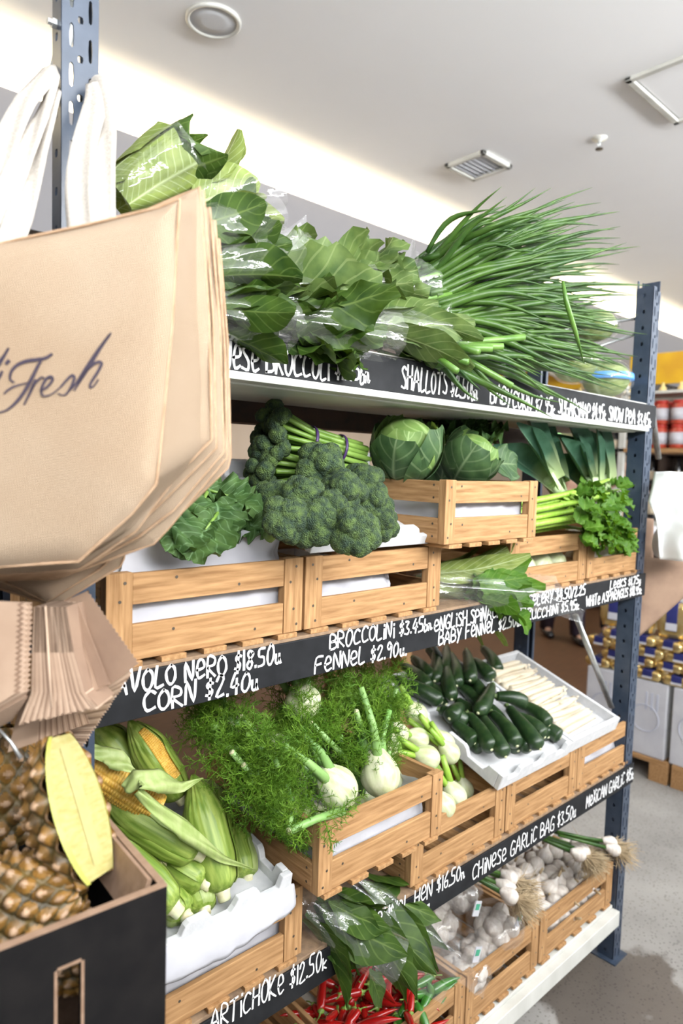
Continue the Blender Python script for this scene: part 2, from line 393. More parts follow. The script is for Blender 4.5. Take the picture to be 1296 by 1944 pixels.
M['bwall'] = mat('beige_wall', (.62, .50, .38), .9, (.66, .54, .42), 3)
M['yellow'] = mat('yellow_panel', (.78, .48, .02), .6, (.66, .36, .02), 5)

# ------------------------------------------------------------------ the shop itself
def slab(name, x0, x1, y0, y1, z0, z1, m):
    b = MB(); b.bx(x0, x1, y0, y1, z0, z1); return struct(b.build(name, m, smooth=False))
slab('floor', -6, 14, -3.6, 1.15, -.1, 0, M['concrete'])
slab('floor_bounce_footpath', -6, 14, -9, -3.6, -.1, 0, mat('pale_bounce_paving', (.55, .54, .51), .9, (.62, .61, .58), 4))  # unseen paving, made pale to bounce light up at the ceiling
slab('floor_rear', -6, 14, 1.15, 7, -.1, 0, M['bwood'])
slab('ceiling', -4, 14, -3.6, 2.75, 3.3, 3.4, M['ceil'])
slab('trim_1', -4, 14, 2.0, 2.06, 2.62, 3.14, M['bulk'])        # cove upstand that hides the strip light
slab('trim_2', -4, 14, 2.0601, 2.5, 2.93, 3.0, M['ceil'])        # cove trough
slab('wall_cove', -4, 14, 2.5, 2.6, 2.62, 3.2999, M['ceil'])
slab('ceiling_rear', -4, 14, 2.6001, 7, 2.80, 2.9, M['ceil'])
slab('wall_back', -4, 14, 6.0, 6.1, 0, 2.8, M['bwall'])
slab('wall_light_block', -2.3, -2.2, -3.6, 6.0, 0, 3.3, mat('light_block_grey', (.34, .33, .32), .9))  # unseen wall added to block daylight from the left
slab('wall_right', 12.0, 12.1, -1.0, 6.0, 0, 2.8, M['bwall'])

def speaker():
    c = (at(342, 35, 0), at(469, 42, 0)); p = atz(405, 38, 3.3)
    t = thing('ceiling_speaker', 'round flush ceiling speaker with grey grille, top of picture', 'speaker', (p.x, p.y, 3.3))
    b = MB(); b.lathe([(.100, 0), (.100, -.008), (.094, -.012), (.086, -.010), (.084, -.004)], 40); b.build('rim', M['whitemetal'], t)
    b = MB(); b.lathe([(.085, -.001), (.085, -.006), (.04, -.008), (1e-6, -.008)], 40); b.build('grille', mat('speaker_grille', (.60, .62, .65), .7, (.68, .70, .72), 400), t)
speaker()
def vent():
    c = atz(908, 312, 3.3)
    t = thing('ceiling_vent', 'small square white ceiling air vent with grey louvres', 'vent', (c.x, c.y, 3.3))
    b = MB()
    h = .125
    for (x0, x1, y0, y1) in ((-h, h, -h, -h+.025), (-h, h, h-.025, h), (-h, -h+.025, -h, h), (h-.025, h, -h, h)): b.bx(x0, x1, y0, y1, -.02, 0)
    b.build('frame', M['whitemetal'], t, False, .003)
    lm = mat('vent_louvre', (.70, .71, .76), .5)
    for k in range(7):
        b = MB(); y = -h+.035+k*.03; b.box((0, y, -.008), (2*h-.05, .022, .002), Matrix.Rotation(.6, 3, 'X')); b.build('louvre', lm, t, False)
vent()
def hatch():
    p = atz(1185, 148, 3.3)
    t = thing('ceiling_access_hatch', 'large square ceiling access panel with a raised white rim', 'hatch', (p.x, p.y, 3.3))
    S = .50
    b = MB()
    for (x0, x1, y0, y1) in ((0, S, -.028, 0), (0, S, -S, -S+.028), (0, .028, -S, 0), (S-.028, S, -S, 0)): b.bx(x0, x1, y0, y1, -.016, 0)
    b.build('rim', M['whitemetal'], t, False, .004)
    b = MB(); b.bx(.034, S-.034, -S+.034, -.034, -.006, 0); b.build('panel', M['ceil'], t, False)
hatch()
def sprinkler():
    p = atz(1138, 262, 3.3)
    t = thing('fire_sprinkler', 'small chrome fire sprinkler head poking out of the ceiling', 'sprinkler', (p.x, p.y, 3.3))
    b = MB(); b.lathe([(.036, 0), (.034, -.006), (.012, -.010), (.010, -.020), (1e-6, -.020)], 20); b.build('escutcheon', M['whitemetal'], t)
    b = MB(); b.tube([(0, 0, -.02), (0, 0, -.036)], .007, 10)
    for s in (-1, 1): b.tube([(s*.008, 0, -.02), (s*.014, 0, -.034), (0, 0, -.05)], .0025, 6)
    b.build('yoke', M['galv'], t)
    b = MB(); b.lathe([(1e-6, -.05), (.018, -.05), (.018, -.053), (1e-6, -.053)], 16); b.build('deflector', M['nail'], t)
sprinkler()

# ------------------------------------------------------------------ the shelving rack
RACK = thing('shelving_rack', 'blue-grey steel shelving rack of vegetables with chalk price beams', 'shelving', (.37, 0, 0))
RO = V((.37, 0, 0))
S1, S2, S3, S4 = .205, .705, 1.368, 1.930
def plate_cell(mb, x0, x1, z0, z1, hw, hh, y, th, cx=None):
    cz = (z0+z1)/2; cx = (x0+x1)/2 if cx is None else cx
    out = [(x0, z0), (cx, z0), (x1, z0), (x1, cz), (x1, z1), (cx, z1), (x0, z1), (x0, cz)]
    k = .75
    inn = [(cx-hw*k, cz-hh*.86), (cx, cz-hh), (cx+hw*k, cz-hh*.86), (cx+hw, cz), (cx+hw*k, cz+hh*.86), (cx, cz+hh), (cx-hw*k, cz+hh*.86), (cx-hw, cz)]
    P = [V((a, y, b)) for a, b in out] + [V((a, y, b)) for a, b in inn] + [V((a, y+th, b)) for a, b in out] + [V((a, y+th, b)) for a, b in inn]
    fs = []
    for i in range(8):
        j = (i+1) % 8
        fs += [(i, j, 8+j, 8+i), (16+j, 16+i, 24+i, 24+j), (8+i, 8+j, 24+j, 24+i)]
    mb.add(P, fs)
def post(x, y, front, zt=2.62, holes=True, dp=.058):
    """slotted upright, cross-section 52 x 60 mm"""
    b = MB(); wd = .052; th = .003; pit = .0525; s = 1 if front else -1
    y0 = y if front else y - th
    if holes:
        n = int(zt/pit)
        for k in range(n):
            z0 = k*pit; z1 = z0 + pit
            plate_cell(b, x, x+.0215, z0, z1, .0034, .0165, y0, th, x+.0135)
            plate_cell(b, x+.0305, x+wd, z0-.012, z1-.012, .0030, .0165, y0, th, x+.0400)
            plate_cell(b, x+.0215, x+.0305, z0-.028, z1-.028, .0042, .0050, y0, th)
    else: b.bx(x, x+wd, y0, y0+th, 0, zt)
    ya, yb = (y+th, y+dp) if front else (y-dp, y-th)
    for xs in (x, x+wd-th):
        if holes and xs == x:
            n = int(zt/pit)
            for k in range(n):    # side face with one row of round holes
                c = MB(); plate_cell(c, 0, dp-th, k*pit, (k+1)*pit, .005, .006, 0, th)
                b.add([V((xs+p[1], ya+p[0], p[2])) for p in c.v], c.f)
        else: b.bx(xs, xs+th, ya, yb, 0, zt)
    for xs in (x+th, x+wd-th-.010): b.bx(xs, xs+.010, (yb-th if front else ya), (yb if front else ya+th), 0, zt)
    for v in range(len(b.v)): p = b.v[v]; b.v[v] = (p[0]-RO.x, p[1], max(p[2], 0.004))
    o = b.build('upright_post', M['post'], RACK, False)
    f = MB(); f.bx(x-.02-RO.x, x+wd+.02-RO.x, min(ya, yb)-.02, max(ya, yb)+.02, 0.0, .004)
    f.build('foot_plate', M['post'], o, False)
    return o
XL, XR = .370, 2.273
YB = .46
post(XL, 0, True, dp=.036); post(XR, 0, True, 2.335)
post(XL, YB, False, 2.20, False); post(XR, YB, False, 2.335, True)
def beam(z0, z1, y0, y1, m, name='crossbeam', x0=XL, x1=XR+.058):
    b = MB(); b.bx(x0-RO.x, x1-RO.x, y0, y1, z0, z1); return b.build(name, m, RACK, False, .0015)
def lip(z, h, y0, y1, x0=XL+.054, x1=XR-.002):
    b = MB(); b.bx(x0-RO.x, x1-RO.x, y0, y1, z-h, z); return b.build('shelf_lip', M['whitemetal'], RACK, False, .002)
BEAM = {}
for key, z0, z1 in (('4', 1.852, 1.926), ('3', 1.286, 1.363), ('2', .630, .700)):
    BEAM[key] = beam(z0, z1, -.006, -.001, M['board'])
    b = MB(); b.bx(XL+.054-RO.x, XR-.002-RO.x, .002, .030, z0, z1); b.build('beam_core', M['post'], BEAM[key], False)
    beam(z0, z1, YB+.001, YB+.012, M['post'], x0=XL)
for z, m in ((S4, M['whitemetal']), (S3, M['chip']), (S2, M['chip'])):
    b = MB(); b.bx(XL+.054-RO.x, XR-.002-RO.x, .001, YB-.004, z-.014, z); b.build('shelf_board', m, RACK, False, .001)
lip(1.852, .014, -.012, .03); b = MB(); b.bx(XL+.054-RO.x, XR-.002-RO.x, .03, .30, 1.835, 1.850); b.build('shelf_tray', M['whitemetal'], RACK, False, .004)
b = MB(); b.bx(XL+.054-RO.x, XR-.002-RO.x, .35, .42, 1.79, 1.85); b.build('rear_rail', mat('rusty_rail', (.10, .05, .03), .7, (.06, .035, .025), 20), RACK, False, .002)
# bottom tray with its white folded lip
lip(.190, .052, -.014, .012, XL+.054, XR-.001); lip(.200, .014, .012, .05, XL+.054, XR-.002)
b = MB(); b.bx(XL+.054-RO.x, XR-.002-RO.x, .05, YB-.004, .186, .200); b.build('shelf_board', M['whitemetal'], RACK, False)
def brace(p, q, r=.013):
    b = MB(); b.tube([V(p)-RO, V(q)-RO], r, 12, flat=.6); b.build('diagonal_brace', M['galv'], RACK)
brace(atx(1092, 1168, 2.10).lerp(V((1.98, .30, 1.30)), .0), atx(1160, 1342, XR-.004))
brace(V((1.62, .42, 1.25)), V((1.80, .40, 1.02)))
pA = at(62, 440, .42); brace(V((.405, .05, 2.36)), V((.405, .40, 1.95)), .012)
brace(V((XR+.03, .05, 2.22)), V((XR-.35, .42, 2.12)), .009); brace(V((XR+.03, .05, 2.17)), V((XR-.35, .42, 1.98)), .009)
for z in (2.40, 2.30):   # bolts on the side of the left post
    b = MB(); b.lathe([(.007, 0), (.007, .006), (.0045, .006), (.0045, .012), (1e-6, .012)], 6, M=Matrix.Translation((-.0005, .02, z)) @ Matrix.Rotation(-math.pi/2, 4, 'Y'))
    b.build('bolt', M['galv'], RACK, False)

# ------------------------------------------------------------------ chalk writing
G = {
 'A': [[(0,0),(.35,1),(.7,0)],[(.12,.38),(.6,.38)]], 'B': [[(0,0),(0,1),(.42,.92),(.45,.62),(.05,.52),(.52,.45),(.55,.1),(0,0)]],
 'C': [[(.6,.85),(.35,1),(.08,.75),(.02,.35),(.2,.03),(.6,.12)]], 'D': [[(0,0),(0,1),(.45,.85),(.6,.45),(.4,.08),(0,0)]],
 'E': [[(.55,1),(.05,1),(0,0),(.55,.02)],[(.03,.52),(.45,.54)]], 'F': [[(.6,1.0),(.05,.95),(0,0)],[(.03,.5),(.45,.55)]],
 'G': [[(.6,.85),(.3,1),(.03,.6),(.1,.1),(.55,.05),(.58,.42),(.35,.42)]], 'H': [[(0,1),(0,0)],[(.55,1),(.55,0)],[(0,.5),(.55,.52)]],
 'I': [[(.1,1),(.1,0)]], 'K': [[(0,1),(0,0)],[(.5,.95),(.05,.42),(.55,0)]], 'L': [[(.02,1),(0,.02),(.48,.05)]],
 'M': [[(0,0),(.05,1),(.35,.3),(.65,1),(.72,0)]], 'N': [[(0,0),(.02,1),(.5,.02),(.55,1)]],
 'O': [[(.3,1),(.03,.7),(.05,.2),(.32,0),(.58,.3),(.55,.78),(.3,1)]], 'P': [[(0,0),(.02,1),(.5,.9),(.5,.55),(.03,.46)]],
 'R': [[(0,0),(.02,1),(.48,.88),(.45,.56),(.04,.48),(.55,0)]], 'S': [[(.5,.88),(.25,1),(.03,.78),(.45,.4),(.4,.05),(0,.1)]],
 'T': [[(0,.97),(.6,1)],[(.3,1),(.28,0)]], 'U': [[(0,1),(.03,.2),(.28,0),(.52,.25),(.55,1)],[(.55,.4),(.6,0)]],
 'V': [[(0,1),(.28,0),(.58,1)]], 'W': [[(0,1),(.2,0),(.4,.75),(.6,0),(.8,1)]], 'X': [[(0,1),(.5,0)],[(.5,1),(0,0)]],
 'Y': [[(0,1),(.28,.5)],[(.56,1),(.15,-.1)]], 'Z': [[(0,1),(.55,.97),(0,.03),(.58,.02)]],
 'e': [[(.03,.4),(.5,.5),(.4,.85),(.12,.8),(.02,.35),(.2,.02),(.55,.12)]], 'i': [[(.08,.65),(.1,0)],[(.1,.88),(.11,.95)]],
 'b': [[(0,.8),(0,0),(.3,.05),(.3,.38),(.02,.4)]], 'n': [[(0,.45),(0,0)],[(0,.35),(.2,.45),(.3,0),(.4,.1)]], 'k': [[(0,.6),(0,0)],[(.3,.42),(.03,.2),(.35,0)]],
 'u': [[(0,.5),(.03,.05),(.25,.05),(.3,.5)],[(.3,.3),(.38,0)]], 'g': [[(.3,.45),(.05,.4),(.05,.1),(.3,.15)],[(.3,.45),(.28,-.25),(.02,-.2)]],
 '0': [[(.25,1),(.02,.65),(.06,.15),(.28,0),(.5,.35),(.45,.8),(.25,1)]], '1': [[(.1,1),(.08,0)]], '2': [[(.03,.75),(.22,1),(.45,.78),(.02,.02),(.5,.05)]],
 '3': [[(.03,.95),(.42,.9),(.15,.55),(.45,.3),(.3,.02),(0,.08)]], '4': [[(.28,1),(0,.35),(.5,.38)],[(.4,.7),(.36,-.05)]],
 '5': [[(.5,1),(.1,.98),(.05,.58),(.42,.5),(.42,.1),(0,.03)]], '6': [[(.4,1),(.05,.5),(.08,.05),(.4,.08),(.42,.42),(.08,.4)]],
 '7': [[(0,.97),(.48,1),(.15,0)]], '8': [[(.45,.85),(.2,1),(.05,.75),(.42,.3),(.25,0),(.03,.25),(.42,.7),(.45,.85)]],
 '9': [[(.42,.75),(.2,.98),(.03,.7),(.2,.5),(.42,.75),(.35,0)]], '$': [[(.4,.75),(.15,.82),(.05,.6),(.38,.38),(.3,.15),(0,.2)],[(.22,1),(.2,-.02)]],
 '.': [[(.03,.02),(.05,.08)]], '/': [[(0,-.05),(.35,1)]], ' ': [],
}
def smooth_line(pts, n=3):
    if len(pts) < 3: return pts
    out = []
    for i in range(len(pts)-1):
        p0 = pts[max(i-1, 0)]; p1 = pts[i]; p2 = pts[i+1]; p3 = pts[min(i+2, len(pts)-1)]
        for k in range(n):
            t = k/n
            out.append(tuple(.5*((2*p1[d]) + (-p0[d]+p2[d])*t + (2*p0[d]-5*p1[d]+4*p2[d]-p3[d])*t*t + (-p0[d]+3*p1[d]-3*p2[d]+p3[d])*t**3) for d in range(2)))
    out.append(pts[-1]); return out
def ribbon(mb, pts, wd, to3, lift=0.0):
    """flat painted stroke through 2-D points; to3 maps to the surface"""
    pts = smooth_line(pts); P = []; n = len(pts)
    for i in range(n):
        a = pts[max(i-1, 0)]; c = pts[min(i+1, n-1)]
        t = V((c[0]-a[0], c[1]-a[1])); t = t.normalized() if t.length > 1e-9 else V((1, 0))
        we = 0 if callable(wd) else wd*.4
        if i == 0: p = V(pts[i]) - t*we
        elif i == n-1: p = V(pts[i]) + t*we
        else: p = V(pts[i])
        nn = V((-t.y, t.x)); ww = wd(i/(n-1)) if callable(wd) else wd*(1+.18*math.sin(i*1.7))
        P += [to3(p + nn*ww/2), to3(p - nn*ww/2)]
    mb.add(P, [(2*i, 2*i+1, 2*i+3, 2*i+2) for i in range(n-1)])
rw = random.Random(4)
def write(key, text, A, B, h, stroke=.0046, name='chalk_writing'):
    """chalk text on a beam from picture point A to B (baseline), cap height h metres"""
    a = at(*A, -.0066); b = at(*B, -.0066)
    wsum = 0; adv = []
    for ch in text:
        g = G[ch]; wch = max([p[0] for s in g for p in s], default=.25) + .2; adv.append(wch); wsum += wch
    sx = (b.x-a.x)/wsum; mb = MB(); u = 0
    for ch, wch in zip(text, adv):
        dz = rw.uniform(-.05, .05)*h; sl = rw.uniform(-.02, .08); hs = rw.uniform(.92, 1.1)
        for s in G[ch]:
            pts = [(a.x + (u + p[0])*sx + sl*p[1]*h*.6 + rw.uniform(-.0008, .0008), a.z + (b.z-a.z)*(u/wsum) + p[1]*h*hs + dz) for p in s]
            ribbon(mb, pts, stroke, lambda p: V((p[0]-RO.x, -.0066, p[1])))
        u += wch
    mb.build(name, M['chalk'], BEAM[key], False, thick=.0005)
write('4', 'CHiNeSe BROCCOLi $1.95bn', (372, 695), (704, 727), .046, .0048)
write('4', 'SHALLOTS $2.50bn', (762, 736), (908, 760), .046)
write('4', 'BABYCORN $2.95k', (930, 764), (1054, 790), .044)
write('4', 'SUGARSNAP $4.95k', (1059, 786), (1150, 800), .044)
write('4', 'SNOW PeA $3.45k', (1155, 797), (1236, 811), .042)
write('3', 'CAVOLO NeRO $18.50u', (190, 1328), (536, 1258), .035, .0044)
write('3', 'CORN $2.40u', (272, 1354), (494, 1307), .035, .0044)
write('3', 'BROCCOLiNi $3.45bn', (626, 1233), (822, 1194), .032, .004)
write('3', 'FeNNeL $2.90u.', (597, 1278), (774, 1242), .033, .004)
write('3', 'eNGLiSH SPiNACH $2.95bn', (824, 1200), (1000, 1158), .032, .004)
write('3', 'BABY FeNNeL $2.50u.', (832, 1225), (990, 1187), .032, .004)
write('3', 'CeLeRY $4.50/2.25', (1002, 1152), (1112, 1128), .030, .004)
write('3', 'ZUCCHiNi $5.95k', (1000, 1178), (1100, 1155), .028, .004)
write('3', 'LeeKS $1.75u', (1158, 1118), (1217, 1107), .026, .004)
write('3', 'WHiTe ASPARAGUS $18.95k', (1112, 1152), (1218, 1126), .030, .004)
write('2', 'ARTiCHOKe $12.50k', (398, 1962), (622, 1836), .042, .0034)
write('2', 'FeNNeL HeN $16.50n', (700, 1768), (884, 1665), .038, .0034)
write('2', 'kg', (796, 1735), (818, 1722), .02, .003)
write('2', 'CHiNeSe GARLiC BAG $3.50u', (896, 1672), (1094, 1548), .042, .0034)
write('2', 'MeXiCAN GARLiC $15k', (1112, 1534), (1203, 1476), .040, .0036)

# ------------------------------------------------------------------ wooden crates
def make_crate(wd, dp=.40, h=.152):
    t = bpy.data.objects.new('wooden_crate', None); COL.objects.link(t); t['category'] = 'crate'; t['label'] = ''
    rr = random.Random(int(wd*1000))
    pw = .044 if wd > .37 else .036; pt = .020; st = .011; zf = .010
    def nails(b, pts, y, n):
        for (x, z) in pts:
            c = V((x, y, z)); u = V((0,0,1)); s = n.cross(u)
            P = [c + (u*math.sin(a)+s*math.cos(a))*.0028 + n*.0006 for a in [k*math.pi/4 for k in range(8)]]
            b.add(P, [tuple(range(8))], 1)
    hz = [(zf, zf+.060), (zf+.090, h)]
    for sx in (0, 1):
        for sy in (0, 1):
            x0 = 0 if sx == 0 else wd-pw; y0 = 0 if sy == 0 else dp-pt
            b = MB(); b.bx(x0, x0+pw, y0, y0+pt, zf, h)
            if sy == 0: nails(b, [(x0+pw*rr.uniform(.3, .7), z) for z in (zf+.015, zf+.045, h-.045, h-.016)], 0, V((0,-1,0)))
            b.build('corner_post', [M['wood_z'], M['nail']], t, False, .0012)
    for (z0, z1) in hz:
        for sy in (0, 1):
            y0 = .002 if sy == 0 else dp-st-.002
            b = MB(); b.bx(pw+.0005, wd-pw-.0005, y0, y0+st, z0, z1-.002)
            if sy == 0: nails(b, [(pw+rr.uniform(.05, .35)*(wd-2*pw), (z0+z1)/2+.012), (pw+rr.uniform(.6, .9)*(wd-2*pw), (z0+z1)/2-.012)], y0, V((0,-1,0)))
            b.build('slat', [M['wood_x'], M['nail']], t, False, .0012)
            # hidden cleat joins slat to post
        for sx in (0, 1):
            x0 = .0 if sx == 0 else wd-st
            b = MB(); b.bx(x0, x0+st, pt+.0005, dp-pt-.0005, z0, z1-.003)
            if sx == 0: nails(b, [(x0, 0)], -5, V((-1,0,0)))
            b2 = MB(); b2.v, b2.f, b2.m = b.v[:8], b.f[:6], b.m[:6]
            if sx == 0:
                for yy in (pt+.014, dp-pt-.02):
                    for zz in ((z0+z1)/2-.014, (z0+z1)/2+.014):
                        P = [V((x0-.0006, yy+math.cos(a)*.0028, zz+math.sin(a)*.0028)) for a in [k*math.pi/4 for k in range(8)]]
                        b2.add(P, [tuple(range(8))[::-1]], 1)
            b2.build('end_slat', [M['wood_y'], M['nail']], t, False, .0012)
    n = 5
    for k in range(n):
        x = .014 + k*(wd-.028-.046)/(n-1)
        b = MB(); b.bx(x, x+.046, -.004, dp+.004, 0, zf-.0005); b.build('base_board', M['wood_y'], t, False, .001)
    return t
CR = {}
def crate(wd, loc, label, group='wooden produce crates', rz=0.0, dp=.40, h=.152):
    k = (round(wd, 3), dp, h)
    Mx = Matrix.Translation(V(loc)) @ Matrix.Rotation(rz, 4, 'Z')
    return spawn(('crate',)+k, lambda: make_crate(wd, dp, h), Mx, label, group)
Y0 = .004
crate(.390, (.440, Y0, S3), 'wooden crate lined with white paper below the curly kale')
crate(.408, (.836, Y0, S3), 'wooden crate under the broccoli mound on the second shelf')
crate(.366, (1.172, -.060, S3+.153), 'raised wooden crate holding the two green cabbages')
crate(.405, (1.526, Y0, S3), 'wooden crate under the leeks and celery stalks')
crate(.380, (1.938, Y0, S3), 'wooden crate under the celery leaves beside the right post')
crate(.390, (.462, Y0, S2), 'wooden crate under the foam tray of corn cobs')
crate(.366, (.826, -.070, S2+.164), 'raised wooden crate overflowing with feathery fennel')
crate(.380, (1.180, Y0, S2), 'wooden crate of round baby fennel bulbs')
crate(.380, (1.566, Y0, S2), 'wooden crate under the foam tray of zucchini')
crate(.372, (1.950, Y0, S2), 'wooden crate under the foam tray of white asparagus')
crate(.352, (1.440, Y0+.012, S1), 'wooden crate of bagged garlic on the bottom shelf')
crate(.466, (1.800, Y0+.012, S1), 'wide wooden crate of loose garlic heads on the bottom shelf')
crate(.390, (.630, Y0+.012, S1), 'wooden crate of red chillies at the bottom edge of the picture')
crate(.400, (1.034, Y0+.012, S1), 'wooden crate of red and green chillies on the bottom shelf')

# ------------------------------------------------------------------ paper liners and foam trays
def liner(loc, wd, dp, h, label, seed, rim=.02, group=None):
    """crumpled paper lining a crate; open on top"""
    rr = random.Random(seed); t = MB(); ph = rr.uniform(0, 9)
    def wallpt(u, v):
        per = 2*(wd+dp); s = u*per
        if s < wd: x, y, n = s, 0, V((0,-1,0))
        elif s < wd+dp: x, y, n = wd, s-wd, V((1,0,0))
        elif s < 2*wd+dp: x, y, n = wd-(s-wd-dp), dp, V((0,1,0))
        else: x, y, n = 0, dp-(s-2*wd-dp), V((-1,0,0))
        k = noise.noise(V((x*14+ph, y*14, v*3)))
        z = v*(h + rim*(.6+.9*noise.noise(V((x*9+ph, y*9, 1.7)))))
        ins = .004 + .026*abs(k)*min(1, v*1.4)
        return V(loc) + V((x, y, z)) - n*ins + V((0, 0, 0))
    t.grid(wallpt, 96, 10)
    def bot(u, v): return V(loc) + V((u*(wd-.016)+.008, v*(dp-.016)+.008, .0005+.004*abs(noise.noise(V((u*5+ph, v*5, 0))))))
    t.grid(bot, 8, 8)
    return tag(t.build('paper_liner', M['paper']), label, 'paper liner', group)
liner((.440+.024, Y0+.024, S3+.012), .342, .352, .172, 'crumpled white paper liner bunched around the curly kale', 3, .035)
liner((1.172+.024, -.060+.024, S3+.165), .318, .352, .128, 'white paper liner glimpsed through the slots of the cabbage crate', 5, .005)
liner((.826+.024, -.070+.024, S2+.176), .318, .352, .115, 'white paper liner in the fennel crate', 6, .0)
liner((.836+.024, Y0+.024, S3+.012), .25, .352, .10, 'white paper liner behind the slot of the broccoli crate', 8, .0)
liner((.462+.024, Y0+.024, S2+.012), .342, .352, .112, 'white paper liner behind the slot of the corn crate', 9, .0)
liner((1.950+.024, Y0+.024, S2+.012), .32, .352, .100, 'white paper liner behind the slot of the asparagus crate', 10, .0)

def tray(front_left, wd, dp, h, tilt, label, notch=True, wt=.014, rz=0.0, group='white foam produce trays'):
    """foam tray, its front-left bottom corner at front_left, tipped up towards the back"""
    R = Matrix.Rotation(rz, 3, 'Z') @ Matrix.Rotation(tilt, 3, 'X')
    t = thing('foam_tray', label, 'tray', front_left, R, group)
    def rimprof(L, dips):
        pts = [(0, 0), (L, 0)]; n = 40; top = []
        for i in range(n+1):
            s = i/n*L; z = h
            if dips:
                q = math.sin(s/L*math.pi*dips)**2
                z = h - .022*max(0, min(1, (q-.45)*5))
                if i in (0, n): z = h
            top.append((s, z))
        return pts + top[::-1]
    nd = 3 if notch else 0
    b = MB(); b.prism([V((s, 0, z)) for s, z in rimprof(wd, nd)], (0, wt, 0)); b.build('front_wall', M['foam'], t, False, .002)
    b = MB(); b.prism([V((s, dp-wt, z)) for s, z in rimprof(wd, 0)], (0, wt, 0)); b.build('back_wall', M['foam'], t, False, .002)
    for x in (0, wd-wt):
        b = MB(); b.prism([V((x, wt+.0002+s*(dp-2*wt-.0004)/dp, z)) for s, z in rimprof(dp, nd)], (wt, 0, 0)); b.build('side_wall', M['foam'], t, False, .002)
    b = MB(); b.bx(wt+.0002, wd-wt-.0002, wt+.0002, dp-wt-.0002, 0, wt); b.build('tray_base', M['foam'], t, False)
    return t
class Tilt:
    """contents of a tipped tray: picture point -> point h above the tray's floor plane"""
    def __init__(s, p0, tilt, lift=0.0):
        s.n = V((0, -math.sin(tilt), math.cos(tilt))); s.p0 = V(p0) + s.n*lift; s.t = tilt
    def __call__(s, px, py, h=0.0): return onplane(px, py, s.p0 + s.n*h, s.n)
# ------------------------------------------------------------------ leaves, sleeves
def leaf(mb, base, dirv, up, L, W, droop=.3, ruf=.1, fold=.25, nu=6, nv=8, seed=0.0, tipw=.0, wf=7.0, shape=None, mi=0, curl=0.0):
    d = V(dirv).normalized(); upv = V(up); s = d.cross(upv)
    if s.length < 1e-4: s = d.orthogonal()
    s.normalize(); nrm = s.cross(d).normalized(); base = V(base)
    def fn(u, t):
        x = (u-.5)*2
        if shape: w_ = shape(t)
        else: w_ = max(tipw*t, math.sin(math.pi*min(1, t*.92+.06))**.75) if t > .12 else .12+t*3.2
        ang = droop*t
        c = base + d*(L*t*math.cos(ang*.5)) - nrm*(L*t*math.sin(ang*.5))
        nn = nrm*math.cos(ang) + d*math.sin(ang)
        a = curl*x
        lat = math.sin(a)/curl if curl else x
        hh = (1-math.cos(a))/curl if curl else 0
        return c + s*(lat*W*.5*w_) + nn*(abs(x)*fold*W*.5*w_ + hh*W*.5*w_ + ruf*W*.5*x*x*math.sin(t*wf*2+seed*3+x*1.3) + ruf*.4*W*noise.noise(V((x*2+seed, t*5, seed))))
    mb.grid(fn, nu, nv, mi)
def sleeve(mb, path, radii, seed=0.0, seg=22, flat=.8, cr=.18):
    path = [V(p) for p in path]; n = 14; P = []; 
    def lerp(arr, t):
        k = t*(len(arr)-1); i = min(int(k), len(arr)-2); f = k-i
        return arr[i]*(1-f) + arr[i+1]*f
    ax = (path[-1]-path[0]).normalized(); u = ax.cross(V((0,0,1))).normalized(); vv = u.cross(ax)
    def fn(a, t):
        c = lerp(path, t); r = lerp(list(radii), t); an = 2*math.pi*a
        k = 1 + cr*noise.noise(V((math.cos(an)*2.2+seed, math.sin(an)*2.2, t*3.5))) + .05*math.sin(an*9+seed+t*6)
        return c + u*(math.cos(an)*r*k) + vv*(math.sin(an)*r*k*flat)
    mb.grid(lambda a, t: fn(a, t), 40, n)
GR = 'sleeved bunches of leafy greens'
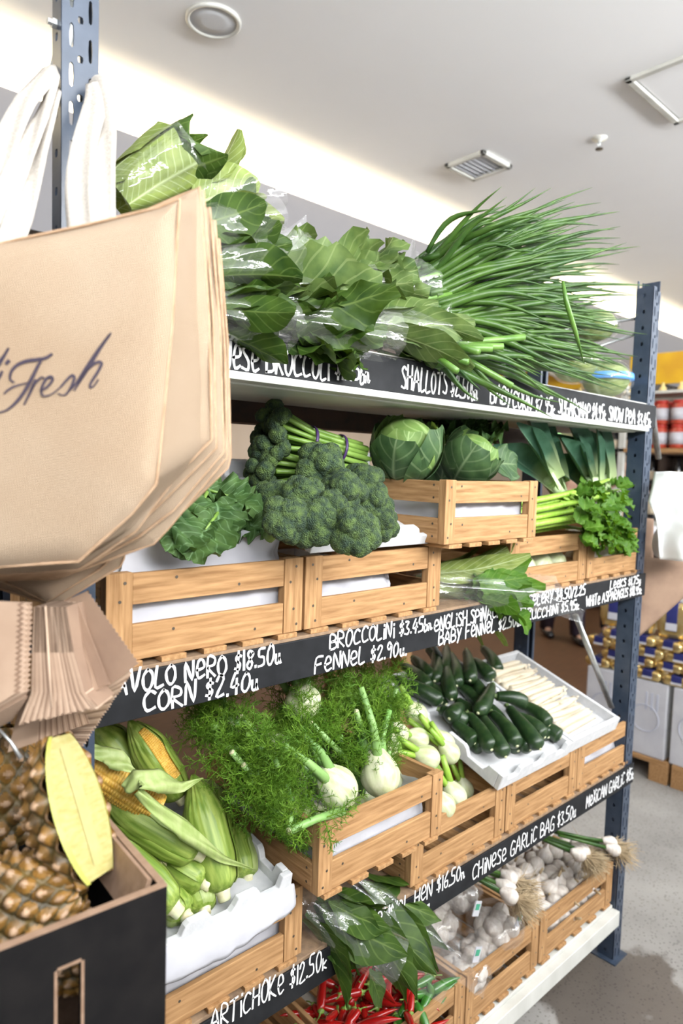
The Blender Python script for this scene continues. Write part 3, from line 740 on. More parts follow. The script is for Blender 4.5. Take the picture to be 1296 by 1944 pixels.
def greens(name, label, cat, A, B, r0, r1, m, n, LW, seed, group=GR, wrap=True, stem=True, spread=.35, filmlen=1.0, ruf=.16, tail=None, back=.35, shape=None, lens=(.55, .8)):
    """bunch of leaves, butt at A, leaf tips round B, in a clear sleeve"""
    rr = random.Random(seed); A = V(A); B = V(B); ax = (B-A); L = ax.length; ax.normalize()
    o = thing(name, label, cat, A, None, group)
    u = ax.cross(V((0,0,1))).normalized(); v = u.cross(ax)
    b = MB(); st = MB()
    for k in range(n):
        a = k*2.399+rr.uniform(-.3, .3); q = math.sqrt((k+.5)/n)
        off = (u*math.cos(a) + v*math.sin(a))*q
        ls = L*rr.uniform(*lens)
        p0 = off*r0*.7 + ax*(L*rr.uniform(0, .12))
        mid = ax*(L*rr.uniform(back, back+.15)) + off*(r0+r1)*.42
        dr = (ax + off*spread*rr.uniform(.6, 1.2) + V((rr.uniform(-.1,.1), rr.uniform(-.1,.1), rr.uniform(-.1,.1)))).normalized()
        if stem: st.tube([p0, (p0+mid)*.5+off*.004, mid], [.0055, .0045, .003], 7)
        leaf(b, mid, dr, off*-1+V((rr.uniform(-.5,.5), rr.uniform(-.5,.5), .2+rr.uniform(-.4,.4))), ls*rr.uniform(.8, 1.1), LW*rr.uniform(.75, 1.2), droop=rr.uniform(-.2, .9), ruf=ruf*rr.uniform(.6, 1.4), fold=rr.uniform(.1, .5), nu=8, nv=12, seed=rr.uniform(0, 20), shape=shape)
    b.build('leaves', m, o)
    if stem: st.build('stems', M['stalk'], o)
    if wrap:
        f = MB(); end = A*0 + ax*L*filmlen
        sleeve(f, [-ax*.01, ax*L*.3, ax*L*.65, end], [r0*.9, (r0+r1)*.62, r1*1.08, r1*1.25], seed)
        if tail is not None:   # loose sheet of film sticking out
            T = V(tail)-A; s0 = end*.8
            sd = (T-s0).cross(V((0,-.7,.7))).normalized()
            f.grid(lambda x, t: s0.lerp(T, t) + sd*((x-.5)*r1*(1.2-.5*t)) + V((0,-.012*math.sin(x*3+t*2),.01*math.sin(x*5))), 6, 8)
        f.build('plastic_sleeve', M['film'], o)
    return o
ky = .10
def P(px, py, y): return at(px, py, y)
wavy = lambda t: (.25+1.1*math.sin(math.pi*min(1, t*.8+.18)))*(1+.10*math.sin(t*23)) if t < .97 else .5
GB = 'wrapped_greens'
LCH = 'bunch of leafy greens in clear plastic'
def rolled_bunch():
    A = P(222,378,.08); B = P(338,300,.05); ax = B-A; d = ax.normalized(); u = d.cross(V((0,0,1))).normalized(); v = u.cross(d)
    o = thing(GB, 'topmost sleeved greens, a pale wrapped roll with dark leaves curling out of its end', 'vegetable', A, None, GR)
    b = MB()
    for k in range(7):
        a0 = k*2.4; r0 = .040+.0018*k
        def fn(x, t, a0=a0, r0=r0, k=k):
            a = a0 + (x-.5)*2.3*(.5+.5*min(1, t*2)); r = r0*(.80+.30*t)+.003*math.sin(a*7+t*5)
            return ax*(t*(1.02+.04*math.sin(a*3+k))) + u*math.cos(a)*r + v*math.sin(a)*r
        b.grid(fn, 12, 14)
    b.build('pale_leaves', M['bok'], o)
    c = MB(); e = P(432,262,.0)-B
    for k, (rr_, a0, w_) in enumerate(((.046, 1.2, 3.0), (.046, 3.8, 2.8), (.030, 5.4, 2.8), (.034, 2.4, 2.2), (.047, 5.6, 2.4))):
        def fn(x, t, rr_=rr_, a0=a0, w_=w_, k=k):
            a = a0 + (x-.5)*w_*math.sin(math.pi*min(1, .3+t*.62)); r = rr_*(1+.12*t)*(1+.03*math.sin(x*16+k))
            return ax*.9 + e*(t*1.0*math.sqrt(max(.05, 1-.85*(2*x-1)**2))*(.75+.25*(k % 2))) + u*math.cos(a)*r + v*math.sin(a)*r
        c.grid(fn, 14, 14)
    c.build('dark_leaves', M['chk'], o)
    f = MB(); sleeve(f, [-ax*.02, ax*.5, ax*1.0, ax*1.1], [.042, .052, .062, .064], 3.0, cr=.1); f.build('plastic_sleeve', M['film'], o)
rolled_bunch()
greens(GB, 'sleeved broad leafed greens directly behind the jute bags', 'vegetable', P(330,410,.06), P(500,365,.04), .04, .055, M['bok'], 13, .085, 13, ruf=.06, spread=.2, stem=False, back=.1, lens=(.7, .9), tail=P(480,330,.05))
greens(GB, 'sleeved dark green leaves beside the jute bags, below the pale broad leaves', 'vegetable', P(345,450,.02), P(510,425,.0), .04, .050, M['chk'], 13, .08, 14, ruf=.08, spread=.3, stem=False, back=.1, lens=(.6, .8))
greens(GB, 'sleeved greens with upright film tail at the bags, above the price beam left end', 'vegetable', P(365,520,.02), P(540,490,.0), .04, .052, M['chk'], 13, .09, 15, ruf=.08, spread=.3, stem=False, back=.1, lens=(.6, .8), tail=P(585,425,.0))
greens(GB, 'dark sleeved greens drooping over the left end of the top beam', 'vegetable', P(385,590,-.01), P(545,620,-.03), .036, .045, M['chk'], 14, .075, 16, ruf=.12, stem=False, back=.1, lens=(.6, .85))
greens(GB, 'large grey-green sleeved leaves in the middle of the top shelf', 'vegetable', P(455,560,.06), P(690,570,.0), .045, .060, M['pale_leaf'], 18, .11, 17, shape=wavy, ruf=.2, filmlen=1.02, stem=False, spread=.15, back=.1, lens=(.6, .85))
greens(GB, 'grey-green sleeved leaves standing against the spring onions', 'vegetable', P(600,550,.10), P(800,545,.05), .04, .055, M['pale_leaf'], 15, .10, 18, shape=wavy, ruf=.2, stem=False, spread=.12, back=.15, lens=(.55, .8), tail=P(790,462,.08))
greens(GB, 'frilly dark sleeved greens hanging over the chalk price of the beam', 'vegetable', P(500,610,.0), P(740,640,-.05), .036, .048, M['chk'], 18, .095, 19, shape=wavy, ruf=.25, stem=False, spread=.25, back=.15, lens=(.45, .75))
greens(GB, 'sleeved greens with taped film end beside the spring onions', 'vegetable', P(680,620,.0), P(855,635,-.03), .036, .046, M['pale_leaf'], 14, .085, 20, ruf=.1, stem=False, spread=.12, back=.1, lens=(.6, .85), tail=P(860,585,-.04))
greens(GB, 'shadowed sleeved greens at the rear of the top shelf', 'vegetable', P(470,540,.22), P(770,560,.2), .05, .06, M['chk'], 14, .10, 21, ruf=.15, spread=.1, stem=False, back=.1)

# ------------------------------------------------------------------ spring onions
def onions(A, tipbox, n, seed, label, r=.0078, cuts=0):
    rr = random.Random(seed); A = V(A)
    o = thing('spring_onion_bunch', label, 'vegetable', A, None, 'bunches of spring onions on the top shelf')
    b = MB(); lt = MB()
    for k in range(n):
        (x0, y0, x1, y1, ya, yb) = tipbox
        T = P(rr.uniform(x0, x1), rr.uniform(y0, y1), rr.uniform(ya, yb)) - A
        T *= rr.uniform(.72, 1.0) if k % 3 else rr.uniform(.9, 1.04)
        S = V((rr.gauss(0, .010), rr.gauss(0, .016), rr.gauss(0, .016)))
        sag = rr.uniform(.0, .035); side = V((0, rr.uniform(-.02, .02), 0)); wob = rr.uniform(-.012, .012)
        path = []; rad = []
        m = 9; R0 = r*rr.uniform(.7, 1.15)
        for i in range(m+1):
            t = i/m
            p = S.lerp(T, t) + V((0, 0, sag*math.sin(math.pi*t) - wob*math.sin(2*math.pi*t))) + side*math.sin(math.pi*t)
            path.append(p); rad.append(R0*(.8+.35*math.sin(math.pi*min(1, t*1.2)))*(1-t**3.2)+.0004)
        b.tube(path, rad, 7)
    b.build('leaves', M['onion'], o)
    for k in range(cuts):
        T = P(*[(866,704),(955,658),(908,668),(972,733),(995,640),(888,688),(935,662)][(k+seed*2) % 7], -.12) - A
        lt.tube([V((0,0,0)), T*.5+V((0,0,.008)), T], [.007, .0075, .0075], 8)
    for k in range(14):
        S = V((rr.gauss(0, .01), rr.gauss(0, .016), rr.gauss(0, .016))); d = -(P((tipbox[0]+tipbox[2])/2, (tipbox[1]+tipbox[3])/2, -.05) - A).normalized()
        lt.tube([S+d*.10, S+d*.03, S-d*.06], [.0055, .006, .0062], 7)
    lt.build('pale_stalks', M['onion_lt'], o)
    rb = MB(); d = (P((tipbox[0]+tipbox[2])/2, (tipbox[1]+tipbox[3])/2, -.05) - A).normalized()
    return o
onions(P(800,520,.12), (950,345,1180,420,-.15,.05), 30, 31, 'topmost spring onion bunch, its tips fanning up to the ceiling')
onions(P(800,540,.10), (1010,400,1215,480,-.15,.02), 30, 32, 'spring onion bunch just below the topmost one')
onions(P(805,570,.08), (1040,455,1235,560,-.15,.02), 32, 33, 'spring onion bunch at the middle of the onion heap')
onions(P(810,600,.06), (1060,540,1240,640,-.16,.0), 32, 34, 'spring onion bunch whose tips reach the right post')
onions(P(815,630,.04), (1060,610,1245,720,-.16,-.02), 32, 35, 'spring onion bunch lying straight along the top shelf')
onions(P(815,655,.02), (1020,660,1235,770,-.16,-.04), 32, 36, 'spring onion bunch spilling over the chalk prices', cuts=2)
onions(P(800,672,.0), (930,690,1130,800,-.16,-.06), 16, 37, 'lowest thin spring onion bunch drooping across the top beam', cuts=5)
onions(P(850,560,.2), (1000,470,1200,650,-.02,.1), 40, 38, 'spring onion bunch at the back of the onion heap')
def bent():
    o = MB(); p = [P(1068,535,-.17), P(1075,575,-.18), P(1092,630,-.18), P(1108,690,-.17)]
    o.tube(p, [.0035, .006, .0055, .001], 8)
    return tag(o.build('spring_onion_leaf', M['onion_lt']), 'single pale bent spring onion leaf lying down the front of the heap', 'vegetable')
bent()
def wrapped_ball(p, r, label, seed):
    o = thing('bagged_lettuce', label, 'vegetable', p, None, 'bagged lettuces')
    b = MB(); b.lathe([(r*math.sin(math.pi*i/14), -r*.8*math.cos(math.pi*i/14)) for i in range(15)], 24, lambda a, t, rr, z: (rr*(1+.10*noise.noise(V((a*2, t*6, seed)))), z)); b.build('head', M['bok'], o)
    f = MB(); f.lathe([(r*1.12*math.sin(math.pi*i/16)+.002, -r*.9*math.cos(math.pi*i/16)) for i in range(17)], 32, lambda a, t, rr, z: (rr*(1+.12*noise.noise(V((math.cos(a)*3, math.sin(a)*3, t*7+seed)))), z)); f.build('plastic_bag', M['film_bag'], o)
    if seed != 2: return
    bl = MB(); bl.lathe([(r*1.16*math.sin(a), -r*.93*math.cos(a)) for a in (1.5, 1.6, 1.7, 1.8)], 32); bl.build('printed_band', mat('blue_print_film', (.10, .28, .62), .3), o)
wrapped_ball(P(1130,618,.14), .065, 'bagged lettuce half hidden behind the onion tips, upper one', 1)
wrapped_ball(P(1150,720,.10), .075, 'bagged lettuce with blue print at the right end of the top shelf', 2)
wrapped_ball(P(1090,690,.16), .075, 'bagged lettuce behind the onion tips, left of its pair', 3)

# ------------------------------------------------------------------ curly kale
def kale():
    A = P(400, 985, .14)
    o = thing('curly_kale_bunch', 'dark blistered curly kale leaves hanging over the white paper liner', 'vegetable', A)
    specs = [((395,930),(470,960),.12), ((430,960),(505,985),.10), ((405,985),(370,1035),.02), ((380,960),(345,1030),.05), ((430,940),(440,975),.16), ((450,985),(500,998),.08),
             ((370,990),(330,1020),.04), ((410,950),(420,1000),.05)]
    rr = random.Random(5); b = MB()
    ks = lambda t: (.3+.9*math.sin(math.pi*min(1, t*.86+.1)))*(1+.13*math.sin(t*34)) if t < .985 else .25
    for (p, q, y) in specs:
        a = P(*p, y); c = P(*q, y-.05); d = c-a
        leaf(b, a-A, d, V((-.3,-.8,.7)), d.length*1.15, .085*rr.uniform(.8, 1.15), .5, .35, .3, 10, 18, rr.uniform(0, 9), wf=13, shape=ks)
    for k in range(7):
        a = P(rr.uniform(375,470), rr.uniform(950,990), rr.uniform(.12,.24))
        leaf(b, a-A, V((rr.uniform(-1,1), rr.uniform(-1,.2), rr.uniform(-.2,.5))), V((0,-.3,1)), .14, .085, .7, .35, .3, 10, 16, rr.uniform(0, 9), wf=13, shape=ks)
    b.build('leaves', M['kale'], o)
    s = MB()
    for (p, q, y) in specs[:6]:
        a = P(*p, y)-A; c = P(*q, y-.05)-A; s.tube([a-(c-a)*.4, a, a.lerp(c, .5)+V((0,-.003,.004))], [.004, .0035, .0015], 6)
    s.build('ribs', M['stalk'], o)
kale()

# ------------------------------------------------------------------ broccoli
BT = math.radians(21)
tray((.838, -.004, 1.527), .40, .38, .045, BT, 'foam tray tipped forward under the broccoli heads', notch=True)
def floret(mb, c, r, seed, up=V((0,0,1)), seg=40, rows=22):
    c = V(c); R = basis(up); ph = seed*7.3
    def fn(a, t, rr_, z):
        p = V((rr_*math.cos(a), rr_*math.sin(a), z))
        q = p/r
        d1 = noise.voronoi(q*1.5 + V((ph, 0, 0)))[0][0]
        d2 = noise.voronoi(q*9.0 + V((0, ph, 0)))[0][0]
        k = 1 + .20*(.55-d1) - .12*d2 + .06
        return rr_*k, z*k
    n = rows
    prof = [(r*math.sin(math.pi*.86*i/n) + 1e-6, r*.85*math.cos(math.pi*.86*i/n)) for i in range(n+1)]
    Mx = R.to_4x4(); Mx.translation = c
    mb.lathe(prof[::-1], seg, fn, M=Mx)
def make_broc(seed):
    o = bpy.data.objects.new('broccoli', None); COL.objects.link(o); o['category'] = 'vegetable'; o['label'] = ''
    rr = random.Random(seed); b = MB()
    floret(b, (0, 0, .012), .046, seed)
    n = 7
    for k in range(n):
        a = 2*math.pi*k/n + rr.uniform(-.2, .2); q = rr.uniform(.036, .046)
        c = V((q*math.cos(a), q*math.sin(a), rr.uniform(-.016, .004)))
        floret(b, c, rr.uniform(.026, .034), seed+k*1.7, (c*.8+V((0,0,.035))))
    for k in range(4):
        a = rr.uniform(0, 6.28); c = V((.024*math.cos(a), .024*math.sin(a), .030)); floret(b, c, rr.uniform(.02, .026), seed+k*3.1, c, 30, 16)
    b.build('crown', M['broc'], o)
    s = MB(); s.tube([(0,0,-.085), (0,0,-.05), (0,0,-.01)], [.017, .016, .022], 12)
    for k in range(n):
        a = 2*math.pi*k/n; s.tube([(0,0,-.05), (.02*math.cos(a), .02*math.sin(a), -.03), (.038*math.cos(a), .038*math.sin(a), -.008)], [.009, .008, .01], 7)
    s.build('stem', M['broc_stem'], o)
    return o
bt = Tilt((.84, -.004, 1.527), BT, .012)
heads = [((525,950),.0,.80,'broccoli head nearest the kale, at the left of the mound'), ((612,885),.06,.92,'large broccoli head at the top of the mound, under the broccolini stems'),
 ((548,985),.02,.70,'broccoli head at the front left of the mound'), ((598,990),.02,.78,'broccoli head at the front centre of the mound, resting on the tray rim'),
 ((672,1003),.03,.76,'bright broccoli head tipping over the front of the crate'), ((652,930),.05,.72,'broccoli head in the middle of the mound'),
 ((703,950),.03,.72,'broccoli head at the right of the mound, beside the cabbage crate'), ((722,990),.0,.60,'small broccoli head at the lower right corner of the mound'), ((690,915),.03,.74,'broccoli head at the rear right of the mound, below the stem ends'),
 ((578,945),.04,.72,'broccoli head between the top and front of the mound'), ((628,965),.04,.62,'broccoli head filling the gap in the centre of the mound')]
rr = random.Random(8)
for i, (p, h, sc, lab) in enumerate(heads):
    c = bt(*p, .055+h); k = i % 3
    R = basis(V((rr.uniform(-.5,.2), -.75+rr.uniform(-.2,.2), .7)), roll=rr.uniform(0, 6))
    spawn(('broc', k), lambda k=k: make_broc(k*5+3), place(c, R, sc), lab, 'broccoli heads in the mound')
def make_brocini(A, B, r, seed, label):
    """bunch of long stems tied by bands; A = bud end, B = cut end"""
    rr = random.Random(seed); A = V(A); B = V(B); ax = B-A
    o = thing('broccolini_bunch', label, 'vegetable', A, None, 'banded broccolini bunches')
    s = MB(); b = MB(); u = ax.normalized().cross(V((0,0,1))).normalized(); v = u.cross(ax.normalized())
    for k in range(20):
        a = k*2.4; q = math.sqrt((k+.5)/20)*r; off = u*math.cos(a)*q + v*math.sin(a)*q
        s.tube([off*1.9+ax*rr.uniform(.06, .14), off*1.1+ax*.4, off+ax*.7, off+ax*rr.uniform(.93, 1.02)], [.005, .0058, .0062, .0066], 9)
        floret(b, off*1.9+ax*rr.uniform(-.05, .12), rr.uniform(.016, .022), k+seed, off*3-ax*.3, 24, 14)
    s.build('stems', M['stalk'], o); b.build('buds', M['broc'], o)
    for t in (.42, .72):
        g = MB(); c = ax*t; rr2 = r*1.28
        g.tube([c+u*math.cos(a)*rr2+v*math.sin(a)*rr2 for a in [2*math.pi*i/24 for i in range(25)]], .0022, 6, cap=False, flat=2.0)
        g.build('rubber_band', M['band'], o)
    return o
make_brocini(P(505,815,.20), P(692,868,.15), .027, 1, 'upper broccolini bunch, its cut stems pointing right at the cabbages')
make_brocini(P(485,885,.20), P(688,900,.16), .026, 2, 'lower broccolini bunch with a white label on its cut end')
def blabel():
    p = P(690,880,.14); b = MB(); b.box(p, (.003, .03, .05), Matrix.Rotation(.3, 3, 'Z')); tag(b.build('stem_label', M['paper'], None, False), 'small white paper label wrapped on the broccolini stem ends', 'label')
blabel()

# ------------------------------------------------------------------ cabbages and friends
def make_cabbage(seed, r=.078):
    o = bpy.data.objects.new('cabbage', None); COL.objects.link(o); o['category'] = 'vegetable'; o['label'] = ''
    b = MB(); b.lathe([(r*math.sin(math.pi*i/24)+1e-6, -r*.92*math.cos(math.pi*i/24)) for i in range(25)], 40, lambda a, t, q, z: (q*(1+.02*math.sin(a*5+t*3)), z))
    b.build('heart', M['cabbage_in'], o)
    rr = random.Random(seed)
    def wrap(mb, az, el, sp, R, flare):
        ctr = Matrix.Rotation(az, 3, 'Z') @ Matrix.Rotation(el, 3, 'Y')
        def fn(u, t):
            x = (u-.5)*2; th = (t)*sp; ww = 1.15*math.sin(math.pi*min(1, .22+t*.62))
            a = x*ww*.9; fl = 1 + flare*max(0, t-.6)**1.5*3 + flare*.5*abs(x)**3 + .015*math.sin(t*14+x*5+az) + .03*flare*math.sin(u*17+az*3)
            q = V((math.sin(th)*math.cos(a), math.sin(th)*math.sin(a), -math.cos(th)))*R*fl
            return ctr @ q
        mb.grid(fn, 14, 16)
    for k in range(3):
        m_ = MB(); wrap(m_, k*2.1+rr.uniform(-.3, .3), rr.uniform(-.1, .1), rr.uniform(2.3, 2.7), r*1.035+.002*k, .10)
        m_.build('inner_leaf', M['cabbage_in'], o)
    for k in range(5):
        m_ = MB(); wrap(m_, k*1.26+.6+rr.uniform(-.2, .2), rr.uniform(-.1, .15), rr.uniform(2.0, 2.45), r*1.07+.0025*k, rr.uniform(.06, .20))
        m_.build('outer_leaf', M['cabbage_outer'], o)
    return o
CZ = S3+.153+.165
c1 = P(770, 850, .09); c2 = P(895, 868, .06)
_c = make_cabbage(3); _c.matrix_world = place(c1, basis(V((-.15,-.30,1)), roll=2.2), .95); _c['label'] = 'dark leaved green cabbage on the left of the raised crate'; _c['group'] = 'green cabbages'
dup(_c, place(c2, basis(V((.25,-.62,1)), roll=4.1), .80), 'paler green cabbage on the right of the raised crate', 'green cabbages')
dup(_c, place(P(800, 905, .24), basis(V((.1,.1,1)), roll=1.0), .9), 'third cabbage hidden at the rear of the raised crate', 'green cabbages')
def curly(A, label, n, seed, m, size, cat='vegetable', name='curly_lettuce'):
    rr = random.Random(seed); o = thing(name, label, cat, A); b = MB()
    ks = lambda t: (.25+1.0*math.sin(math.pi*min(1, t*.8+.15)))*(1+.16*math.sin(t*30))
    for k in range(n):
        a = rr.uniform(0, 6.28); el = rr.uniform(.1, 1.2); d = V((math.cos(a)*math.cos(el), math.sin(a)*math.cos(el), math.sin(el)))
        leaf(b, V((0,0,0)), d, V((0,0,1)) if el < .9 else V((1,0,0)), size*rr.uniform(.8, 1.15), size*.7, .5, .45, .3, 10, 14, rr.uniform(0, 9), wf=14, shape=ks)
    b.build('leaves', m, o)
    return o
curly(P(880, 830, .22)+V((0,0,-.02)), 'dark curly leafed bunch standing behind the two cabbages', 22, 3, M['kale'], .13)
def loose_leaf():
    b = MB(); a = P(935, 880, .03)
    leaf(b, a, P(1000, 880, .02)-a, V((-.2,-.9,.3)), .115, .10, .2, .12, .2, 10, 12, 3)
    tag(b.build('cabbage_leaf', M['cabbage_outer'], thick=.001), 'loose dark cabbage leaf curling past the right cabbage', 'vegetable')
loose_leaf()

# ------------------------------------------------------------------ leeks, celery, spinach
def leek(A, B, label, seed, n=7, wd=.046):
    rr = random.Random(seed); A = V(A); B = V(B); ax = B-A; L = ax.length; d = ax.normalized()
    o = thing('leek', label, 'vegetable', A, None, 'leeks standing behind the celery')
    s = MB(); s.tube([V((0,0,0)), ax*.15, ax*.30], [.021, .021, .024], 16); s.build('shaft', M['leek_lt'], o)
    b = MB(); side = d.cross(V((0,-1,0))).normalized()
    for k in range(n):
        x = (k-(n-1)/2)/n; dr = (d + side*x*.55 + V((0,-.08*(k % 2), 0))).normalized()
        sh = lambda t: .75+.35*t if t < .72 else max(.03, 1.0*(1-(t-.72)/.28*.9))
        leaf(b, ax*.20+side*x*.03+V((0,-.012*(k % 2),0)), dr, V((0,-1,.1)), L*.80*rr.uniform(.82, 1.05), wd*rr.uniform(.85, 1.15), rr.uniform(-.1, .35), .03, .35, 8, 16, k+seed, shape=sh, curl=.9)
    b.build('blades', M['leek'], o)
    return o
leek(P(1065,945,.10), P(955,785,.08), 'leek leaning left with broad blue-green blades, beside the cabbages', 1, 3, .085)
leek(P(1070,950,.14), P(1015,790,.12), 'leek with narrow cut blades between the two broad ones', 2, 3, .06)
leek(P(1130,945,.12), P(1040,815,.12), 'leek with dark serrated blade tips in the middle of the row', 3, 4, .085)
leek(P(1130,948,.08), P(1108,800,.08), 'upright leek with a pale pointed blade in front', 4, 2, .055)
leek(P(1150,945,.12), P(1128,790,.12), 'rightmost leek, upright beside the celery leaves', 5, 3, .07)
def celery():
    A = P(985, 985, .06); B = P(1125, 960, .03)
    o = thing('celery_bunch', 'celery bunch lying across the crates, its leafy top hanging to the right', 'vegetable', A)
    rr = random.Random(3); s = MB(); ax = B-A; u = V((0,-.6,.8)); v = ax.normalized().cross(u)
    for k in range(14):
        a = k*2.4; q = math.sqrt((k+.5)/14)*.046; off = u*math.cos(a)*q*1.2 + v*math.sin(a)*q
        s.tube([off-ax*.35, off*1.05+ax*.2, off*1.2+ax*.65, off*1.7+ax*rr.uniform(.9, 1.15)], [.014, .013, .010, .006], 10, flat=.7)
    s.build('stalks', M['celery'], o)
    b = MB(); ks = lambda t: (.2+1.1*math.sin(math.pi*min(1, t*.8+.14)))*(1+.28*math.sin(t*21))
    for k in range(95):
        t = rr.random(); p = P(1085+110*rr.random()**.8, 915+125*rr.random(), rr.uniform(-.05, .08))
        if rr.random() < .4: p = P(rr.uniform(1105, 1165), rr.uniform(960, 1035), rr.uniform(-.07, .0))
        d = V((rr.uniform(.2, 1), rr.uniform(-.9, .1), rr.uniform(-.9, .6)))
        leaf(b, p-A, d, V((rr.uniform(-.3,.3), -.6, .7)), rr.uniform(.035, .060), .045*rr.uniform(.7, 1.2), .6, .3, .35, 6, 9, rr.uniform(0, 9), wf=10, shape=ks)
    b.build('leaves', M['bright_leaf'], o)
    st = MB()
    for k in range(26):
        p = P(rr.uniform(1060, 1100), rr.uniform(935, 990), .02)-A; q = P(rr.uniform(1110, 1190), rr.uniform(915, 1030), rr.uniform(-.05, .05))-A
        st.tube([p, (p+q)/2+V((0,0,.01)), q], [.004, .003, .0016], 5)
    st.build('leaf_stems', M['celery'], o)
celery()
sp_shape = lambda t: (.25+1.0*math.sin(math.pi*min(1, t*.85+.12)))*(1+.07*math.sin(t*26)) if t < .96 else .35
greens('bagged_spinach', 'bagged spinach in the gap under the raised cabbage crate', 'vegetable', P(795,1115,.06), P(1035,1125,-.04), .040, .050, M['bright_leaf'], 40, .050, 41, stem=False, spread=.18, shape=sp_shape, ruf=.15, tail=P(1110,1170,-.07), lens=(.22, .42), filmlen=1.0, back=.35)
greens('bagged_spinach', 'pale bagged spinach behind the front spinach bag', 'vegetable', P(790,1105,.12), P(965,1120,.05), .045, .050, M['bok'], 18, .075, 42, spread=.12, ruf=.08, stem=False, back=.0, lens=(.7, 1.0))
def hang_leaf():
    b = MB(); a = P(985,1165,-.045); leaf(b, a, P(1020,1215,-.045)-a, V((.1,-1,.2)), .085, .05, .2, .1, .25, 8, 10, 3, shape=sp_shape)
    tag(b.build('spinach_leaf', M['bright_leaf']), 'spinach leaf hanging out of its bag below the middle beam', 'vegetable')
hang_leaf()
def make_ball(name, cat, m, r, seed):
    o = bpy.data.objects.new(name, None); COL.objects.link(o); o['category'] = cat; o['label'] = ''
    b = MB(); b.lathe([(r*math.sin(math.pi*i/14)+1e-6, -r*math.cos(math.pi*i/14)) for i in range(15)], 20, lambda a, t, q, z: (q*(1+.06*noise.noise(V((a, t*4, seed)))), z)); b.build('body', m, o)
    s = MB(); s.tube([(0,0,r*.9), (0,0,r*1.3)], [.006, .004], 7); s.build('stem', M['cut'], o)
    return o
for i, x in enumerate((1.60, 1.69, 1.78, 1.86)):
    spawn('wl', lambda: make_ball('white_turnip', 'vegetable', M['bulb'], .042, 1), place((x, .075, S3+.054), basis(V((.3, -.4, 1)), roll=i)), 'pale round vegetable seen through the slot of the leek crate', 'pale vegetables in the leek crate')
for i, (x, y) in enumerate(((1.99, .07), (2.07, .08), (2.15, .07), (2.23, .08), (2.03, .15), (2.11, .15), (2.19, .15))):
    M4 = place((x, y, S3+.052 + (.05 if i > 3 else 0)), basis(V((.3, -.4, 1)), roll=i))
    spawn('wm', lambda: make_ball('white_mushroom', 'vegetable', M['garlic'], .038, 2), M4, 'white mushroom in the crate under the celery leaves', 'white mushrooms in the rightmost crate')
# ------------------------------------------------------------------ corn
CT = math.radians(9)
tray((.490, -.024, .868), .305, .34, .055, CT, 'foam tray with notched rim under the corn cobs', notch=True)
def corn_sheet():
    a = P(276,1790,-.032); b_ = P(548,1655,-.032)
    z0 = .872; t = MB()
    def fn(u, v):
        x = .488 + u*.312
        k = noise.noise(V((u*7, v*3, 2)))
        if v < .3: return V((x, -.028 + .004*(.3-v)/.3, .899 - .006*abs(k) - (.006 if v < .1 else 0)))
        q = (v-.3)/.7
        return V((x, -.030 - .006*math.sin(q*2.5) - .006*abs(k)*q, .900 - .006*abs(k) - q*(.052+.018*math.sin(u*3.1+.3)*1.0)))
    t.grid(fn, 40, 12); tag(t.build('paper_sheet', M['paper'], thick=.0006), 'white paper sheet folded over the front of the corn tray', 'paper')
corn_sheet()
def husk_r(t):
    if t < .06: return .45 + t/.06*.35
    if t < .25: return .80 + (t-.06)/.19*.2
    if t < .6: return 1.0
    return max(.10, 1.0-((t-.6)/.4)**1.6*.9)
def make_corn(seed, window=False):
    """cob along +Z, butt at the origin, tip up; husk on"""
    o = bpy.data.objects.new('corn_cob', None); COL.objects.link(o); o['category'] = 'corn'; o['label'] = ''
    rr = random.Random(seed); L = .235; R = .034
    def fnh(a, t, r, z):
        k = 1 + .035*math.sin(a*3+seed+t*2.5) + .018*math.sin(a*17+seed) + .012*math.sin(a*29+t*3)
        if window and .22 < t < .86:
            da = abs((a-4.3+math.pi) % (2*math.pi)-math.pi); 
            if da < .42: k *= .86
        return r*k, z
    b = MB(); b.lathe([(R*husk_r(i/40), L*i/40) for i in range(41)] + [(1e-6, L)], 56, fnh); b.build('husk', M['husk'], o)
    for k in range(3):
        h = MB(); a0 = k*2.1+seed; w0 = rr.uniform(.55, .8)
        def fn(u, t, a0=a0, w0=w0, k=k):
            tt = .02+t*.93; ww = w0*(1-.75*max(0, t-.45)/.55); a = a0 + (u-.5)*2*ww
            r = R*husk_r(tt)*(1.05+.03*abs(u-.5)*2) + .0012*math.sin(a*23) + .0008*k
            return V((r*math.cos(a), r*math.sin(a), L*tt))
        h.grid(fn, 12, 26); h.build('husk_leaf', M['husk'] if k else M['husk_lt'], o)
    s = MB(); s.tube([(0,0,.004), (0,0,-.006), (0,0,-.020), (0,0,-.0215)], [.016, .0115, .0105, .008], 14); s.build('butt', M['cut'], o)
    if window:
        kk = MB()
        def fk(u, t):
            a = 4.3 + (u-.5)*.86; tt = .22+t*.64; r = R*husk_r(tt)*.97
            r += .0022*abs(math.sin(u*math.pi*6))*abs(math.sin(t*math.pi*30))
            return V((r*math.cos(a), r*math.sin(a), L*tt))
        kk.grid(fk, 48, 150); kk.build('kernels', M['kern'], o)
    return o
def make_peeled():
    o = bpy.data.objects.new('corn_cob', None); COL.objects.link(o); o['category'] = 'corn'; o['label'] = ''
    L = .20; R = .029
    def fk(a, t, r, z):
        return r + (.0030*math.sqrt(abs(math.sin(a*9)))*math.sqrt(abs(math.sin(t*math.pi*34))) if .02 < t < .98 else 0), z
    b = MB(); n = 204; b.lathe([(R*(.8+.2*min(1, i/n*5))*(1-.85*max(0, i/n-.7)/.3*max(0, i/n-.7)/.3)+1e-5, L*i/n) for i in range(n+1)], 108, fk); b.build('kernels', M['kern'], o)
    return o
